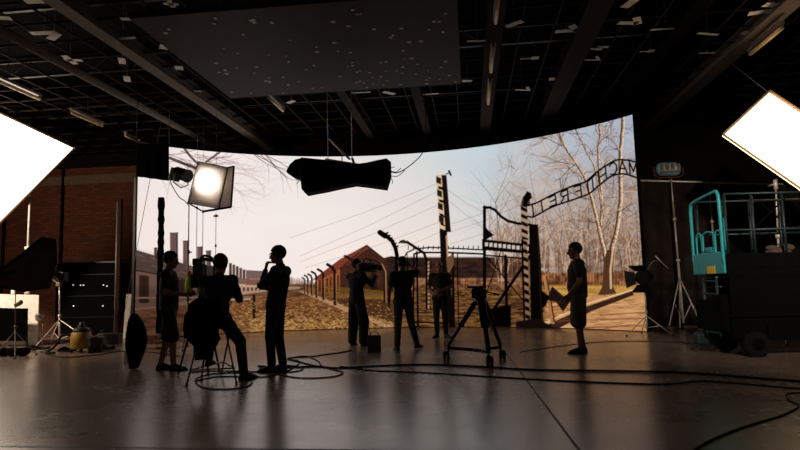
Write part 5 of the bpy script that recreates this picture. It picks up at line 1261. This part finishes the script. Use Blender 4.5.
tb = Vector((kc.x, kc.y, 0)); tt = thing('camera_tripod', tb, 'black tripod under the film camera, hidden between jacket and seated man', 'tripod')
ap = kc - Vector((0, 0, .2)); MB().cyl(ap, ap + Vector((0, 0, .1)), .06, n=14).build('fluid_head', 'black_metal', tt)
for k in range(3):
    a = 1.2 + k * 2.094; f = tb + Vector((math.cos(a) * .34, math.sin(a) * .34, .012)); MB().cyl(ap, ap.lerp(f, .5), .026, n=8).cyl(ap.lerp(f, .45), f, .016, n=8).build('leg', 'black_metal', tt)
g = MB(); vc = at(189, 283, 11.2)
# 4. camera operator, black wide trousers, shoulder camera
q = on(357.5, 346); 
t4, W4, J4 = person(q, mix(AWAY, RIGHT, .45), 'person in navy top and wide black trousers, camera on the shoulder, seen from behind',
    dict(ankL=(-.16, .02, .085), toeL=(-.22, .18, .03), ankR=(.17, .0, .085), toeR=(.22, .16, .03), kneeL=(-.14, .04, .5), kneeR=(.15, .04, .5), elR=(.30, .14, 1.25), wrR=(.24, .33, 1.43), elL=(-.22, .14, 1.2), wrL=(-.02, .36, 1.35)),
    1.77, 'tee_blue', 'long', 'trouser', 'long', legwide=1.55, headrot=(0, 0, 12), cap='tee_blue', hands={'R': ((-.2, 1, .2), (-1, 0, 0), 35), 'L': ((.4, 1, .2), (1, 0, 0), 35)})
sc_ = W4((.19, .12, 1.62)); fv = Vector((*mix(AWAY, RIGHT, .45), 0)).normalized(); rv_ = Vector((fv.y, -fv.x, 0)); rf = Matrix((rv_, fv, ZZ)).transposed()
ct = thing('shoulder_camera', sc_, 'black shoulder camera with lens and handle held by the operator near the centre', 'camera')
MB().box(sc_, (.13, .40, .2), rf, bevel=.02).box(sc_ - fv * .23, (.1, .1, .14), rf, bevel=.01).build('camera_body', 'black_plastic', ct)
MB().cyl(sc_ + fv * .18, sc_ + fv * .38, .055, n=16).cyl(sc_ + fv * .38, sc_ + fv * .42, .075, n=16).build('lens', 'black_plastic', ct)
MB().tube(smooth_path([sc_ + Vector((0, 0, .09)) - fv * .1, sc_ + Vector((0, 0, .17)) - fv * .08, sc_ + Vector((0, 0, .17)) + fv * .1, sc_ + Vector((0, 0, .09)) + fv * .12], 4), .014).build('handle', 'black_plastic', ct)
MB().box(sc_ + rv_ * .16 + fv * .08 + Vector((0, 0, .0)), (.16, .03, .11), rf, bevel=.008).cyl(sc_ + fv * .08, sc_ + rv_ * .14 + fv * .08, .01).build('viewfinder', 'black_plastic', ct)
# 5. man seen from behind, right arm raised
q = on(404.5, 350)
person(q, mix(AWAY, LEFT, .10), 'person in black t-shirt and jeans seen from behind, right hand raised, mid-step',
    dict(ankL=(-.14, -.04, .085), toeL=(-.17, .13, .03), kneeL=(-.11, .04, .5), ankR=(.25, .10, .10), toeR=(.37, .22, .045), kneeR=(.16, .12, .5), elR=(.33, .10, 1.50), wrR=(.17, .24, 1.64), elL=(-.27, -.03, 1.17), wrL=(-.28, .04, .92), shR=(.19, 0, 1.46)),
    1.74, 'tee_black', 'long', 'denim', 'short', headrot=(0, 0, 0), hands={'R': ((-1, .2, .35), (0, -1, 0), 30)})
# 6. man with folded hands, facing us
q = on(441.5, 337.5)
person(q, mix(TOWARD, LEFT, .1), 'bald person in charcoal t-shirt facing the camera, forearms crossed, before the pictured gate',
    dict(ankL=(-.11, .0, .085), toeL=(-.20, .13, .03), ankR=(.10, .0, .085), toeR=(.17, .15, .03), elL=(-.26, .02, 1.18), wrL=(-.02, .21, 1.10), elR=(.26, .0, 1.15), wrR=(.08, .20, 1.0)),
    1.76, 'tee_grey', 'long', 'trouser', 'short', hands={'L': ((1, .1, -.25), (0, -1, 0), 25), 'R': ((-1, .1, .0), (0, -1, 0), 25)}, headrot=(0, 0, 6), bald=True)
# 7. man in shorts at right, facing left
q = on(581.5, 353)
person(q, mix(LEFT, AWAY, .1), 'bearded person in dark t-shirt and knee-length shorts facing left, rightmost figure',
    dict(ankL=(-.09, .02, .085), toeL=(-.10, .20, .03), kneeL=(-.10, .03, .5), ankR=(.09, -.05, .085), toeR=(.11, .12, .03), elL=(-.22, .0, 1.16), wrL=(-.2, .17, .96), elR=(.24, -.02, 1.15), wrR=(.22, .12, .93)),
    1.84, 'tee_grey', 'shorts', 'khaki', belly=.02, bulk=1.24, headrot=(-6, 0, 0), beard=True, legwide=1.25, hands={'L': ((0, .3, -1), (1, 0, 0), 35)})
# pale yellow-green bottle/vest item by the thin stand
q = at(189, 283, 11.6); g = MB(); R = []
for z_, r1, r2 in ((-.17, .04, .03), (-.16, .075, .05), (0, .08, .05), (.08, .07, .045), (.12, .03, .03), (.13, .028, .028)): R.append(g.ring(q + Vector((0, 0, z_)), R0, FH, r1, r2, 16))
t = thing('safety_vest', q + Vector((0, 0, .1)), 'small yellow-green cloth bundle with orange top hanging on the thin stand', 'vest')
g.loft(R); g.build('vest_cloth', 'hivis', t); MB().ell(q + Vector((0, 0, .17)), (.05, .045, .06)).cyl(q + Vector((0, 0, .1)), q + Vector((0, 0, .17)), .03).build('orange_top', 'orange', t)
